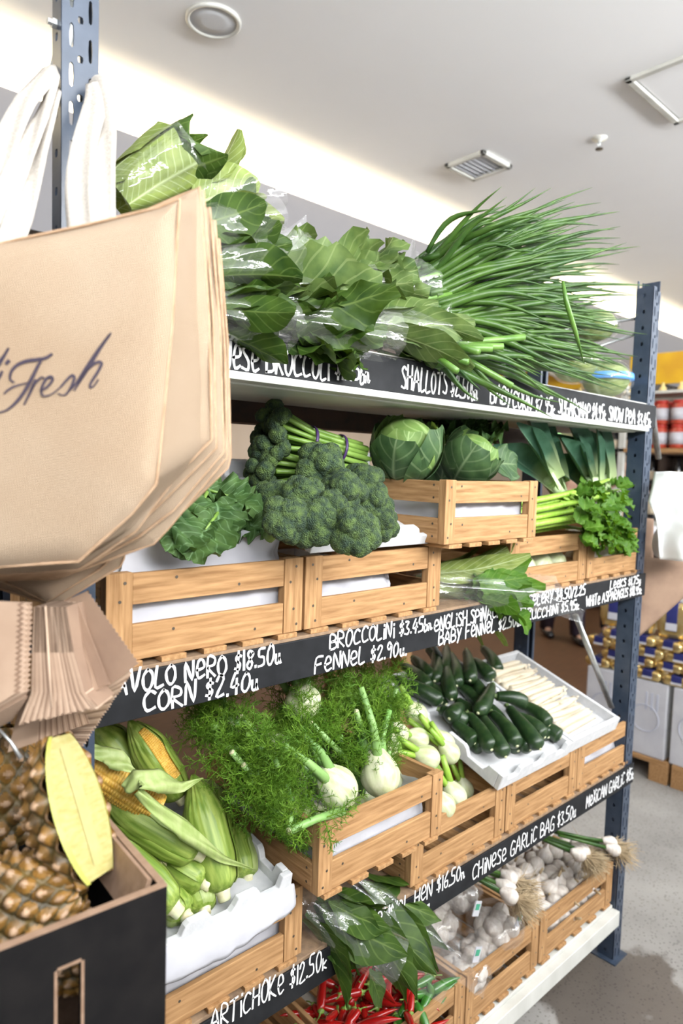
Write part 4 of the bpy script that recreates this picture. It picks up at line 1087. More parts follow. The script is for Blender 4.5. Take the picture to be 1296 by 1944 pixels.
def corn(A, B, label, seed=0, window=False, sc=1.0, roll=0.0, k=None):
    A = V(A); B = V(B); s = (B-A).length/.235
    return spawn(('corn', window, k if k is not None else seed % 2), lambda: make_corn(seed+1, window), place(A, basis(B-A, roll=roll), (sc, sc, s)), label, 'corn cobs in husk')
def CP(px, py, y): return at(px, py, y)
corn(CP(372,1618,.03), CP(195,1512,.13), 'husked corn cob lying across the middle, its cut butt facing right', 0, sc=1.05, roll=.3)
corn(CP(328,1722,.0), CP(160,1570,.13), 'husked corn cob at the front left, against the black carton', 1, sc=1.08, roll=1.2)
corn(CP(388,1676,.02), CP(270,1600,.14), 'corn cob with a ragged brown-tipped butt between its two neighbours', 0, sc=.98, roll=2.4)
corn(CP(422,1690,.01), CP(366,1470,.12), 'upright husked corn cob nearest the fennel crate', 1, sc=1.10, roll=3.1)
corn(CP(388,1728,.01), CP(350,1640,.10), 'corn cob with only its pale butt showing under the front row', 0, sc=.9, roll=.9)
corn(CP(352,1738,.005), CP(260,1660,.12), 'corn cob low at the front between two larger ones', 1, sc=.92, roll=4.4)
corn(CP(280,1760,.0), CP(200,1660,.12), 'corn cob at the bottom left corner of the foam tray', 0, sc=.95, roll=5)
corn(CP(340,1512,.14), CP(245,1368,.20), 'corn cob with a strip of kernels showing through its husk', 0, True, sc=1.0, roll=2.9)
corn(CP(260,1470,.20), CP(170,1375,.26), 'darker corn cob at the back beside the left post', 1, sc=1.1, roll=2)
corn(CP(470,1665,.05), CP(440,1560,.14), 'corn cob squeezed between the foam rim and the upright cob', 0, sc=.8, roll=1.5)
corn(CP(300,1640,.06), CP(230,1560,.20), 'corn cob buried under the middle of the pile', 1, sc=1.0, roll=.2)
corn(CP(420,1600,.10), CP(390,1480,.25), 'corn cob buried behind the upright one', 0, sc=1.0, roll=.2)
_p = make_peeled(); _a = CP(300,1535,.075); _b = CP(140,1432,.15)
_p.matrix_world = place(_a, basis(_b-_a), (1.05, 1.05, (_b-_a).length/.20)); _p['label'] = 'peeled yellow corn cob with its husk pulled back in a long pale tail'; _p['group'] = 'peeled corn cob'
def husk_flaps():
    def flap(pts, wd, name, nrm, m, cup=.4):
        b = MB(); pts = [V(p) for p in pts]; n = len(pts)
        def fn(u, t):
            k = t*(n-1); i = min(int(k), n-2); f = k-i; c = pts[i].lerp(pts[i+1], f)
            k2 = max(0, min(n-2, i)); d = (pts[k2+1]-pts[k2]).normalized(); s = d.cross(V(nrm)).normalized(); x = (u-.5)*2
            ww = wd*(math.sin(math.pi*min(1, .12+t*.5))**.8 if t < .45 else max(.05, 1-((t-.45)/.55)**1.1))
            nn = s.cross(d)
            return c + s*x*ww - nn*(cup*x*x*ww) + nn*.003*math.sin(t*11+x*4)
        b.grid(fn, 8, 30); o = b.build(name, m, thick=.0006)
        Mi = _p.matrix_world.inverted(); o.parent = _p; o.matrix_parent_inverse = Mi
    flap([CP(262,1500,.02), CP(300,1535,.005), CP(360,1582,.0), CP(425,1630,-.005), CP(484,1652,-.01)], .016, 'husk_leaf', (0,-.8,.6), M['husk_lt'])
    flap([CP(236,1500,.03), CP(262,1475,.02), CP(310,1480,.02), CP(345,1492,.03), CP(385,1478,.03)], .022, 'husk_leaf', (0,-.7,.7), M['husk_lt'])
    flap([CP(170,1420,.10), CP(205,1432,.09), CP(240,1450,.07), CP(262,1472,.06)], .02, 'husk_leaf', (0,-.7,.7), M['husk_lt'], .2)
bpy.context.view_layer.update()
husk_flaps()

# ------------------------------------------------------------------ fennel
def frond(mb, base, d, L, rr, dense=1.0):
    d = V(d).normalized(); ref = V((rr.uniform(-1,1), rr.uniform(-1,1), rr.uniform(-1,1))); s = d.cross(ref).normalized(); n = s.cross(d)
    bend = V((rr.uniform(-.25,.25), rr.uniform(-.25,.1), -.25))
    def spine(t): return base + d*L*t + bend*L*t*t*.55
    mb.tube([spine(0), spine(.5), spine(1)], [.0016, .0011, .0005], 4, cap=False)
    nb = int(9*dense)
    for i in range(nb):
        t = .12 + .86*i/nb; p = spine(t); az = i*2.4+rr.uniform(-.4,.4)
        q = (s*math.cos(az)+n*math.sin(az)); bd = (d*.75+q*.9).normalized(); bl = L*(.50*(1-t*.72))*rr.uniform(.75, 1.2)
        bb = V((rr.uniform(-.1,.1), 0, -.12))
        sp = lambda u: p + bd*bl*u + bb*bl*u*u
        mb.tube([sp(0), sp(1)], [.0009, .0004], 3, cap=False)
        nl = 5
        for j in range(nl):
            u = .2+.8*j/nl; pp = sp(u); a2 = j*2.4+rr.uniform(-.5,.5); q2 = (s*math.cos(a2+az)+n*math.sin(a2+az)); ld = (bd*.7+q2*.8).normalized()
            ll = bl*.42*(1-.5*u)+.006
            e = pp+ld*ll; mb.tube([pp, e], [.00065, .0003], 3, cap=False)
            for w_ in (.35, .65):
                r3 = V((rr.uniform(-1,1), rr.uniform(-1,1), rr.uniform(-1,1)))*.75; pq = pp.lerp(e, w_)
                mb.tube([pq, pq+(ld+r3).normalized()*ll*.55], [.0006, .0003], 3, cap=False)
def make_fennel(seed, nst=4, nfr=7):
    """bulb at the origin, stalks along +Z"""
    o = bpy.data.objects.new('fennel', None); COL.objects.link(o); o['category'] = 'vegetable'; o['label'] = ''
    rr = random.Random(seed); b = MB(); r = .047
    prof = [(1e-6,-.040), (.012,-.041), (.016,-.036), (.034,-.026), (.045,-.006), (.046,.012), (.038,.032), (.026,.050), (.018,.064)]
    b.lathe(prof, 40, lambda a, t, q, z: (q*(1+.05*math.cos(2*a))*(1+.025*math.sin(a*9+t*4)*min(1, t*3)), z)); b.build('bulb', M['bulb'], o, sub=1)
    st = MB(); fr = MB()
    for k in range(nst):
        a = k*2*math.pi/nst+rr.uniform(-.3,.3); d = V((.32*math.cos(a), .22*math.sin(a), 1)).normalized(); p0 = V((.018*math.cos(a), .012*math.sin(a), .035)); L = rr.uniform(.09, .19)
        p1 = p0+d*L*.5+V((0,0,.0)); p2 = p0+d*L+V((rr.uniform(-.02,.02), rr.uniform(-.02,.02), 0))
        st.tube([p0, p1, p2], [.0125, .0085, .0065], 10)
        for j in range(nfr):
            t = rr.uniform(.25, 1.0); c = p0.lerp(p1, t*2) if t < .5 else p1.lerp(p2, t*2-1)
            frond(fr, c, d*.7+V((rr.uniform(-1,1), rr.uniform(-1,1), rr.uniform(-.1,.8))), rr.uniform(.07, .15), rr)
    st.build('stalks', M['fstalk'], o); fr.build('fronds', M['frond'], o, False)
    return o
FP = lambda px, py, h=0: at(px, py, h)
def fen(i, c, tip, sc, label, grp='fennel bulbs with feathery fronds'):
    c = V(c); d = V(tip)-c
    spawn(('fen', i % 3), lambda: make_fennel(i % 3 + 11, 4, 8), place(c, basis(d, roll=i*1.3), sc), label, grp)
fen(0, FP(644,1500,-.03), FP(570,1415,.02), .95, 'fennel bulb at the front left corner of the raised crate, cut face outward')
fen(1, FP(722,1478,-.02), FP(700,1370,.04), 1.0, 'squat fennel bulb resting on the front rail of the raised crate')
fen(2, FP(576,1338,.10), FP(552,1260,.20), .86, 'fennel bulb hanging root down beneath the chalked beam')
fen(0, FP(480,1420,.14), FP(420,1380,.10), .8, 'shaded fennel bulb at the rear left with fronds over the foam tray')
fen(1, FP(565,1470,.10), FP(480,1450,.02), .8, 'pale fennel bulb half buried in the middle of the fronds')
fen(2, FP(640,1440,.12), FP(610,1340,.08), .85, 'fennel bulb buried behind the two front bulbs')
fen(0, FP(700,1400,.14), FP(690,1300,.14), .9, 'fennel with tall bright fronds beside the round baby bulbs')
fen(1, FP(600,1400,.18), FP(520,1340,.14), .9, 'fennel at the back with fronds drooping towards the corn')
fen(2, FP(560,1545,.03), FP(470,1490,-.05), .75, 'fennel whose fronds spill over the left end of the raised crate')
fen(1, FP(730,1420,.10), FP(722,1320,.06), .8, 'fennel standing upright against the right end of the raised crate')
fen(0, FP(520,1420,.08), FP(440,1455,-.02), .75, 'fennel lying sideways with its stalks over the corn tray')
fen(2, FP(600,1560,.06), FP(520,1520,.0), .8, 'fennel bulb low behind the front rail, left of the cut faced one')
fen(1, FP(690,1520,.06), FP(660,1440,.05), .8, 'fennel bulb low behind the front rail, between the two front bulbs')
fen(0, FP(740,1480,.05), FP(700,1400,.05), .7, 'fennel bulb in the right corner of the raised crate')
fen(2, FP(450,1390,.18), FP(400,1350,.16), .8, 'shaded fennel in the dark behind the corn cobs')
def cutstalk(A, B, label, r=.007):
    A = V(A); B = V(B); o = thing('fennel_stalk', label, 'vegetable', A, None, 'cut fennel stalks'); b = MB(); d = B-A
    b.tube([V((0,0,0)), d*.5+V((0,0,.004)), d], [r, r*.95, r*1.25], 12); b.build('stalk', M['fstalk'], o)
    e = MB(); e.tube([d*-.001, d*-.012], [r*.9, r*.8], 12); e.build('cut_end', M['cut'], o)
    f = MB(); rr = random.Random(int(A.x*1e4))
    for k in range(4): frond(f, d*rr.uniform(.3, .9), V((rr.uniform(-1,1), -.3, rr.uniform(-.3,1))), .07, rr)
    f.build('fronds', M['frond'], o, False)
cutstalk(P(548,1578,-.075), P(650,1540,-.06), 'thick cut fennel stalk lying along the front rail of the raised crate', .0075)
cutstalk(P(440,1428,.03), P(505,1510,.04), 'cut fennel stalk with a pale round end poking at the corn tray', .006)
cutstalk(P(462,1452,.02), P(520,1520,.03), 'shorter cut fennel stalk just below its twin', .006)
cutstalk(P(676,1350,.02), P(700,1440,.04), 'upright cut fennel stalk above the squat bulb', .006)
cutstalk(P(455,1360,.10), P(540,1460,.08), 'dark thick fennel stalk slanting down through the fronds', .008)
cutstalk(P(590,1372,.03), P(690,1480,.02), 'long fennel stalk slanting into the squat bulb', .006)

# ------------------------------------------------------------------ baby fennel
def make_baby():
    o = bpy.data.objects.new('baby_fennel', None); COL.objects.link(o); o['category'] = 'vegetable'; o['label'] = ''
    b = MB(); b.lathe([(1e-6,-.030), (.010,-.030), (.026,-.020), (.032,-.002), (.029,.014), (.018,.030), (.011,.045)], 28, lambda a, t, q, z: (q*(1+.04*math.cos(2*a)), z)); b.build('bulb', M['bulb'], o, sub=1)
    s = MB()
    for a in (0, 2.1, 4.2): s.tube([(.006*math.cos(a), .006*math.sin(a), .03), (.013*math.cos(a), .013*math.sin(a), .065), (.02*math.cos(a), .02*math.sin(a), .10)], [.009, .008, .006], 9)
    s.build('stalks', M['celery'], o); return o
bl = [((790,1356),.20,(740,1300),1.05,'round baby fennel bulb at the top of its heap, beneath the zucchini tray'), ((794,1403),.15,(740,1380),.95,'small round baby fennel bulb in the middle of its heap'),
 ((757,1393),.17,(735,1340),.85,'baby fennel bulb pressed against the tall fronds'), ((838,1414),.14,(800,1370),1.2,'large baby fennel bulb beside the foam rim of the zucchini tray'),
 ((812,1438),.10,(770,1420),1.05,'baby fennel bulb just above the corner of the raised crate'), ((853,1430),.10,(820,1390),.95,'baby fennel bulb tucked behind the foam rim'),
 ((862,1512),.05,(835,1460),1.1,'baby fennel bulb low inside its own crate'), ((842,1530),.03,(815,1490),1.0,'baby fennel bulb at the front rail of its own crate'), ((765,1470),.09,(750,1420),.8,'baby fennel bulb at the right end of the raised crate'),
 ((880,1500),.12,(860,1440),.9,'baby fennel bulb at the rear right of its crate')]
for (p, y, q, sc, lab) in bl:
    c = P(*p, y); spawn('baby', make_baby, place(c, basis(P(*q, y+.03)-c, roll=sc*9), sc), lab, 'baby fennel bulbs')

# ------------------------------------------------------------------ zucchini and white asparagus
ZT = math.radians(19)
zx0, zx1 = 1.493, 1.852
tray((zx0, -.014, .860), zx1-zx0, .47, .046, ZT, 'foam tray with notched rim holding the zucchini', notch=True)
tray((1.860, -.010, .860), .302, .42, .046, ZT, 'plain foam tray holding the white asparagus', notch=False)
zt = Tilt((zx0, -.014, .860), ZT, .014)
def make_zuc(bend):
    o = bpy.data.objects.new('zucchini', None); COL.objects.link(o); o['category'] = 'zucchini'; o['label'] = ''
    L = .155; R = .0228; n = 18; path = []; rad = []
    for i in range(n+1):
        t = i/n; path.append((bend*math.sin(math.pi*t), 0, L*t)); rad.append(R*(.62+.42*min(1, t*1.5))*(1 if t < .88 else math.sqrt(max(.0, 1-((t-.88)/.122)**2))*.98+.02))
    b = MB(); b.tube(path, rad, 20); b.build('body', M['zuc'], o)
    s = MB(); s.lathe([(.011,.004), (.0085,-.004), (.0065,-.012), (.0075,-.020), (1e-6,-.0205)], 10, lambda a, t, q, z: (q*(1+.16*math.cos(5*a)), z)); s.build('stem', M['zstem'], o)
    e = MB(); e.lathe([(1e-6, L+.0015), (.004, L+.0015), (.0055, L-.002)], 10); e.build('blossom_scar', M['cut'], o)
    return o
zl = [((525,75),(517,205),2),((562,125),(582,255),2),((578,85),(600,212),2),((630,72),(652,248),3),((655,100),(722,165),2),((610,258),(578,292),2.2),
 ((716,190),(668,285),3.2),((735,222),(838,250),3),((825,250),(918,325),2),((640,290),(718,408),2.2),((690,302),(766,432),2.2),((722,285),(806,395),2.4),
 ((760,320),(852,408),1.4),((780,268),(886,405),2.6),((805,290),(902,365),1.5),((868,310),(934,352),1),((385,165),(545,245),1.2),((415,120),(500,200),1.2),
 ((590,318),(645,372),1.2),((450,95),(515,170),1.6),((690,60),(740,140),1),((605,340),(680,400),0.6),((540,270),(568,285),1.5),((480,180),(560,250),0.4),
 ((600,180),(690,260),0.5),((700,250),(760,330),.6),((745,330),(810,412),.4),((540,90),(640,200),.4),((660,170),(700,240),1.2),((500,60),(560,150),1.0),((600,240),(660,300),0.3),((650,320),(720,390),.2),((560,60),(545,170),1.6),((850,300),(900,350),.5),((430,200),(520,235),.3)]
for i, (a, b_, h) in enumerate(zl):
    A = zt(540+a[0]/1.8254, 1200+a[1]/1.8254, .012+h*.0175); B = zt(540+b_[0]/1.8254, 1200+b_[1]/1.8254, .010+h*.0175)
    d = (B-A).length; k = i % 3
    s = max(.55, min(1.15, d/.155)); 
    spawn(('zuc', k), lambda k=k: make_zuc((.004, .012, -.008)[k]), place(A, basis(B-A, roll=i*2.1), (1, 1, s)), 'dark green zucchini heaped in the foam tray', 'zucchini in the foam tray')
at_ = Tilt((1.860, -.010, .860), ZT, .014)
def make_asp():
    o = bpy.data.objects.new('white_asparagus_spear', None); COL.objects.link(o); o['category'] = 'asparagus'; o['label'] = ''
    n = 14; L = .20
    b = MB(); b.tube([(.003*math.sin(3*i/n), 0, L*i/n) for i in range(n+1)], [.0085*(1.08-.25*i/n)*(1 if i < n-3 else (1-((i-n+3)/3.2)**2)) for i in range(n+1)], 12); b.build('stem', M['asp'], o)
    t = MB()
    for k in range(7):
        a = k*2.4; z = L*(.45+.08*k); leaf(t, (.0065*math.cos(a), .0065*math.sin(a), z), (0.0, 0, 1), (math.cos(a), math.sin(a), 0), .016, .010, .1, 0, -.4, 4, 4)
    t.build('bracts', M['asp'], o); return o
rr = random.Random(21)
al = []
for k in range(42):
    t = k/41; lay = k % 2
    # tips towards the right wall of the tray, butts to the left
    y = .06 + .30*t + rr.uniform(-.01, .01)
    al.append((y, lay, rr.uniform(-.012, .02), rr.uniform(-.12, .12)))
for (y, lay, dx, sl) in al:
    c = V((1.875+.012+dx+abs(dx)*.2, -.010 + y*math.cos(ZT), .860 + y*math.sin(ZT))) + at_.n*(.024 + lay*.016)
    e = c + V((.225, .21*sl*math.cos(ZT), .21*sl*math.sin(ZT)))
    spawn('asp', make_asp, place(c, basis(e-c, roll=y*40), (1.35, 1.35, 1.1)), 'white asparagus spear lying in the plain foam tray', 'white asparagus spears')

# ------------------------------------------------------------------ garlic
def make_garlic(k):
    o = bpy.data.objects.new('garlic_bulb', None); COL.objects.link(o); o['category'] = 'garlic'; o['label'] = ''
    b = MB(); pr = [(1e-6,-.017), (.009,-.018), (.019,-.014), (.0255,-.003), (.0245,.009), (.016,.019), (.007,.026), (.0042,.034), (.0035,.043)]
    b.lathe(pr, 36, lambda a, t, q, z: (q*(1+.055*abs(math.cos(a*4+k))-.03+.02*math.sin(a*2+k))*(1 if t < .75 else 1), z)); b.build('bulb', M['garlic'], o, sub=1)
    s = MB(); s.tube([(0,0,.040), (.001*k,0,.050), (.003*k,0,.058)], [.0036, .0032, .0028], 8); s.build('neck', M['root'], o)
    return o
def put_garlic(c, R, sc, k, label, grp): spawn(('garlic', k), lambda: make_garlic(k), place(c, R, sc), label, grp)
rr = random.Random(77)
gl = []
X0, X1, Yg, Zg = 1.822, 2.245, Y0+.012+.03, S1+.010
for lay in range(4):
    nx, ny = 7, 4
    for i in range(nx):
        for j in range(ny):
            x = X0+.02+(X1-X0-.04)*(i+.5*(lay % 2))/(nx-.5)+rr.uniform(-.007,.007); y = Yg+.02+.078*j+.039*(lay % 2)+rr.uniform(-.007,.007); z = Zg+.024+lay*.038
            if lay == 3: z -= .004+rr.uniform(0, .012)
            if lay == 3 and (j < 1): z -= .012
            if lay < 2 and j > 1: continue     # hidden deep in the heap
            gl.append((x, y, z+(.030*j/3 if lay > 1 else 0)))
for i, (x, y, z) in enumerate(gl):
    R = basis(V((rr.uniform(-1,1), rr.uniform(-1,.6), rr.uniform(-.1,1))), roll=rr.uniform(0,6))
    put_garlic((x, y, z), R, rr.uniform(1.05, 1.3), i % 3, 'loose white garlic head heaped in the wide crate', 'loose garlic heads in the wide crate')
# bagged garlic
GLB = ['garlic bag at the front left of the bagged garlic crate', 'garlic bag with a green tag hanging over the front rail', 'garlic bag at the back left under the beam', 'garlic bag wedged at the rear beside the spring garlic', 'garlic bag low in the middle of its crate']
def garlic_bag(c, sc, label, seed, tagat=None):
    rr = random.Random(seed); c = V(c)
    o = thing('garlic_bag', label, 'garlic', c, None, 'clear bags of garlic')
    pts = [V((0,0,0)), V((.045,0,.006)), V((-.045,.004,.004)), V((.022,-.036,.0)), V((-.024,-.036,.004)), V((.0,-.012,.040)), V((.036,.01,.038)), V((-.034,-.014,.036)), V((.01,.036,.02)), V((-.03,.03,.024)), V((.012,-.044,.030))]
    for i, p in enumerate(pts):
        b = MB(); pr = [(a*1.12, z*1.12) for a, z in [(1e-6,-.017), (.009,-.018), (.019,-.014), (.0255,-.003), (.0245,.009), (.016,.019), (.007,.026), (.0042,.034)]]
        R = basis(V((rr.uniform(-1,1), rr.uniform(-1,.4), rr.uniform(-.2,1)))).to_4x4(); R.translation = p*sc
        b.lathe(pr, 28, lambda a, t, q, z: (q*(1+.055*abs(math.cos(a*4))-.03), z), M=R); b.build('bulb', M['garlic'], o)
    f = MB(); r = .088*sc
    f.lathe([(r*math.sin(math.pi*i/16)+.001, -r*.72*math.cos(math.pi*i/16)) for i in range(17)], 32, lambda a, t, q, z: (q*(1+.14*noise.noise(V((math.cos(a)*2.4+seed, math.sin(a)*2.4, t*5)))), z+.018))
    f.build('plastic_bag', M['film_bag'], o)
    if tagat is not None:
        g = MB(); p = V(tagat)-c; g.box(p, (.030, .003, .040), Matrix.Rotation(.4, 3, 'Y')); g.build('paper_tag', M['paper'], o, False)
        g = MB(); g.box(p+V((0,-.0025,.006)), (.018, .001, .016), Matrix.Rotation(.4, 3, 'Y')); g.build('green_print', mat('green_print', (.05,.30,.18), .5), o, False)
ZB = S1+.085
garlic_bag((1.505, .075, ZB+.005), .85, GLB[0], 1)
garlic_bag((1.665, .085, ZB+.055), .95, GLB[1], 2, P(985,1745,.0))
garlic_bag((1.53, .20, ZB+.065), .9, GLB[2], 3)
garlic_bag((1.665, .23, ZB+.085), .9, GLB[3], 4, P(905,1725,.06))
garlic_bag((1.60, .095, ZB+.0), .85, GLB[4], 5, P(905,1812,.03))
def fresh_garlic(c, label, seed, pd, n=7):
    rr = random.Random(seed); c = V(c); o = thing('fresh_garlic_bunch', label, 'garlic', c, None, 'fresh garlic bunches with roots')
    st = MB(); rt = MB(); pd = V(pd).normalized(); sd = pd.cross(V((0,0,1))).normalized()
    for k in range(n):
        off = sd*((k-(n-1)/2)*.020) + V((0, rr.uniform(-.012,.012), rr.uniform(-.006,.022)))
        b = MB(); R = basis(pd+V((rr.uniform(-.2,.2), rr.uniform(-.2,.2), rr.uniform(-.1,.2)))).to_4x4(); R.translation = off
        b.lathe([(1e-6,-.020), (.012,-.020), (.022,-.007), (.0215,.008), (.012,.022), (.007,.036)], 22, M=R); b.build('bulb', M['garlic'], o, sub=1)
        st.tube([off+pd*.025, off*.7+pd*.09, off*.5+pd*.20], [.006, .0055, .005], 8)
        for j in range(130):
            q = off - pd*.015; d = (-pd+V((rr.uniform(-.9,.9), rr.uniform(-.9,.9), rr.uniform(-1.1,.5)))).normalized(); L = rr.uniform(.03, .088); w = V((rr.uniform(-.012,.012), rr.uniform(-.012,.012), rr.uniform(-.012,.008)))
            rt.tube([q, q+d*L*.5+w, q+d*L], [.0011, .0009, .0005], 3, cap=False)
    st.build('stalks', M['onion'], o); rt.build('roots', M['root'], o, False)
fresh_garlic(P(965,1690,.03), 'fresh garlic bunch lying across the two garlic crates, roots toward the aisle', 1, (-.5,.8,.30), 6)
fresh_garlic(P(1100,1620,.04), 'fresh garlic bunch with tangled roots at the upper right of the loose garlic', 2, (-.6,.75,.3), 6)
fresh_garlic(P(1155,1610,-.02), 'fresh garlic bunch hanging past the right post', 3, (-.8,.5,.3), 3)

# ------------------------------------------------------------------ chillies, leafy bags over the lower beam
def make_chilli(L, R, m, key):
    o = bpy.data.objects.new(key, None); COL.objects.link(o); o['category'] = 'chilli'; o['label'] = ''
    n = 12; b = MB(); b.tube([(.10*L*math.sin(2.2*i/n), 0, L*i/n) for i in range(n+1)], [R*(.72+.28*min(1, i/n*5))*(1-(i/n)**2.6)+.0004 for i in range(n+1)], 12); b.build('pod', m, o)
    s = MB(); s.lathe([(R*.80,.002), (R*.7,-.003), (.0022,-.006), (.0018,-.012)], 10); s.tube([(0,0,-.010), (.002,0,-.02), (.006,0,-.028)], [.0017,.0015,.0015], 6); s.build('stalk', M['stalk'], o); return o
rr = random.Random(15); ZC = S1+.010
n = 0
for lay in range(4):
    for i in range(24):
        x = (1.05+.22*rr.random()) if i < 14 else (.72+.29*rr.random()); y = .03+.20*rr.random(); z = ZC+.075+lay*.020+rr.uniform(0,.012)
        d = V((rr.uniform(-1,1), rr.uniform(-1,.5), rr.uniform(-.35,.35)))
        spawn('rc', lambda: make_chilli(.105, .0105, M['chilli'], 'red_chilli'), place((x, y, z), basis(d, roll=rr.uniform(0,6)), rr.uniform(.85,1.15)), 'long glossy red chilli piled in the bottom left crate', 'long red chillies')
for lay in range(4):
    for i in range(16):
        x = 1.27+.13*rr.random(); y = .06+.20*rr.random(); z = ZC+.085+lay*.018+rr.uniform(0,.012)
        d = V((rr.uniform(-.6,1), rr.uniform(-1,.3), rr.uniform(-.5,.3)))
        spawn('sc', lambda: make_chilli(.058, .0062, M['chilli'], 'small_red_chilli'), place((x, y, z), basis(d, roll=rr.uniform(0,6)), rr.uniform(.85,1.15)), 'small red chilli in the cluster beside the bagged garlic', 'small red chillies')
for i in range(11):
    x = 1.20+.18*rr.random(); y = .025+.05*rr.random(); z = ZC+.115+rr.uniform(0,.03)
    spawn('gc', lambda: make_chilli(.085, .0125, M['gchilli'], 'green_chilli'), place((x, y, z), basis(V((rr.uniform(-1,1), rr.uniform(-.5,.2), rr.uniform(-.3,.3)))), 1.0), 'plump green chilli at the front of the chilli crate', 'green chillies')
lance = lambda t: .12+t*2.2 if t < .25 else max(.03, .68+.35*math.sin(math.pi*min(1, (t-.25)/.55*.5+.2)) if t < .55 else 1.0*(1-((t-.55)/.45)**1.5))
greens('bagged_greens', 'bagged lance-leafed greens hanging left, between the corn crate and the chillies', 'vegetable', P(585,1715,.06), P(728,1812,-.05), .050, .050, M['chk'], 16, .085, 51, spread=.10, ruf=.07, shape=lance, filmlen=1.12, lens=(.75, 1.0), back=.0, stem=False, tail=P(850,1890,-.05), group='bagged greens hanging over the lower beam')
greens('bagged_greens', 'bagged lance-leafed greens hanging right, its film reaching to the bagged garlic', 'vegetable', P(655,1680,.08), P(825,1800,-.04), .050, .050, M['chk'], 16, .085, 52, spread=.10, ruf=.07, shape=lance, filmlen=1.12, lens=(.75, 1.0), back=.0, stem=False, tail=P(925,1880,-.05), group='bagged greens hanging over the lower beam')
def droop_leaf():
    b = MB(); a = P(700,1840,-.03); leaf(b, a, P(740,1944,-.03)-a, V((.1,-1,.2)), .13, .05, .1, .08, .25, 8, 12, 2, shape=lance)
    tag(b.build('greens_leaf', M['chk']), 'long dark leaf drooping out of the bag over the chillies', 'vegetable')
droop_leaf()
# ------------------------------------------------------------------ jute bags on the left post
def bagpoly(mb, pts, d, thick, seed=0.0, wav=.004):
    """pillowed panel through picture-traced outline, standing at its own depth d with real thickness"""
    C0 = [atd(px, py, d) for px, py in pts]; n = len(C0)
    cen = sum(C0, V((0,0,0)))/n; rings = 7; P = []; UV = []; fs = []
    for side in (0, 1):
        for r in range(rings+1):
            k = r/rings
            for i in range(n):
                p = cen.lerp(C0[i], k); loc = p-cen
                e = thick/2*math.sqrt(max(0, 1-k**6)) + .0012
                q = p + FW*((-e if side == 0 else e) + wav*noise.noise(V((loc.dot(RT)*9+seed, loc.dot(UPV)*9, seed))))
                P.append(q); UV.append((loc.dot(RT)*3, loc.dot(UPV)*3))
    off = (rings+1)*n
    for s0 in (0, 1):
        for r in range(rings):
            for i in range(n):
                j = (i+1) % n; a, b, c, dd = r*n+i, r*n+j, (r+1)*n+j, (r+1)*n+i
                f = (a, b, c, dd) if s0 == 0 else (dd, c, b, a)
                fs.append(tuple(x+s0*off for x in f))
    for i in range(n):
        j = (i+1) % n; fs.append((rings*n+i, rings*n+j, off+rings*n+j, off+rings*n+i))
    mb.add(P, fs, 0, UV)
M['jute_crease_seam'] = mat('jute_crease_seam', (.36, .23, .14), .95, (.46, .31, .20), 60, spec=.1)  # dark shade of the creases between bags is put into the seam colour
def dense(pts, m=6):
    out = []
    for i in range(len(pts)):
        a = pts[i]; b = pts[(i+1) % len(pts)]
        for k in range(m): out.append((a[0]+(b[0]-a[0])*k/m, a[1]+(b[1]-a[1])*k/m))
    return out
def jute_bag(outline, d, thick, label, seed, printed=False, gusset=None):
    cpt = atd(outline[0][0], outline[0][1], d)
    t = thing('jute_bag', label, 'bag', cpt, None, 'jute shopping bags hanging on the left post')
    b = MB(); bagpoly(b, dense(outline), d, thick, seed); b.v = [tuple(V(p)-cpt) for p in b.v]; b.build('bag_body', M['jute'], t)
    pp = MB(); q = [atd(x, y, d) - cpt for x, y in dense(outline, 3)]; pp.tube(q + q[:2], .0017, 6, cap=False); pp.build('seam', M['jute_crease_seam'], t)
    if gusset:
        g = MB(); n = len(gusset); 
        A_ = [atd(px, py, dd) for px, py, dd in gusset[0]]; B_ = [atd(px, py, dd) for px, py, dd in gusset[1]]; m = len(A_)
        def fn(u, v):
            k = v*(m-1); i = min(int(k), m-2); f = k-i; a = A_[i].lerp(A_[i+1], f); c = B_[i].lerp(B_[i+1], f)
            return a.lerp(c, u) + FW*(.010*math.sin(u*math.pi)) - cpt
        g.grid(fn, 8, 24); g.build('side_gusset', M['jute'], t, thick=.001)
    return t, cpt
D0 = .74
front = [(-420,520), (-200,500), (0,462), (160,428), (300,394), (341,378), (338,420), (326,620), (303,860), (296,920), (250,975), (150,1066), (0,1076), (-200,1085), (-420,1060)]
bg1, c1_ = jute_bag(front, D0, .012, 'frontmost jute bag printed with dark script lettering', 1.0, True,
    gusset=([(341,380,D0), (326,620,D0), (300,900,D0), (150,1064,D0)], [(378,356,D0+.055), (392,600,D0+.055), (402,835,D0+.055), (250,1000,D0+.04)]))
offs = [((378,356), (402,835), (337,900), (258,1008), .790, .010, 'second jute bag from the front, its top corner highest'),
        ((386,362), (410,850), (300,960), (190,1060), .805, .008, 'third jute bag from the front in the hanging stack'),
        ((398,395), (424,858), (330,968), (262,1020), .820, .010, 'fourth jute bag from the front in the hanging stack'),
        ((408,420), (430,868), (322,1000), (292,1032), .834, .010, 'fifth jute bag from the front in the hanging stack'),
        ((416,455), (437,868), (432,888), (285,1030), .848, .012, 'rearmost jute bag, edging the vegetables')]
for i, (a, b_, c_, e_, d, th, lab) in enumerate(offs):
    ol = [(-380,520+i*6), (0,470+i*5), (250,412+i*5), a, ((a[0]+b_[0])/2+6, (a[1]+b_[1])/2), b_, c_, e_, (150-10*i, 1082+i*4), (0,1090+i*3), (-380,1080)]
    jute_bag(ol, d, th, lab, 2.0+i)
lower = [((235,1060), (228,1075), (105,1150), (0,1118), .87, 'jute bag sagging lowest, its corner over the brown paper bags'), ((205,1066), (190,1080), (90,1142), (0,1100), .862, 'jute bag just above the lowest one')]
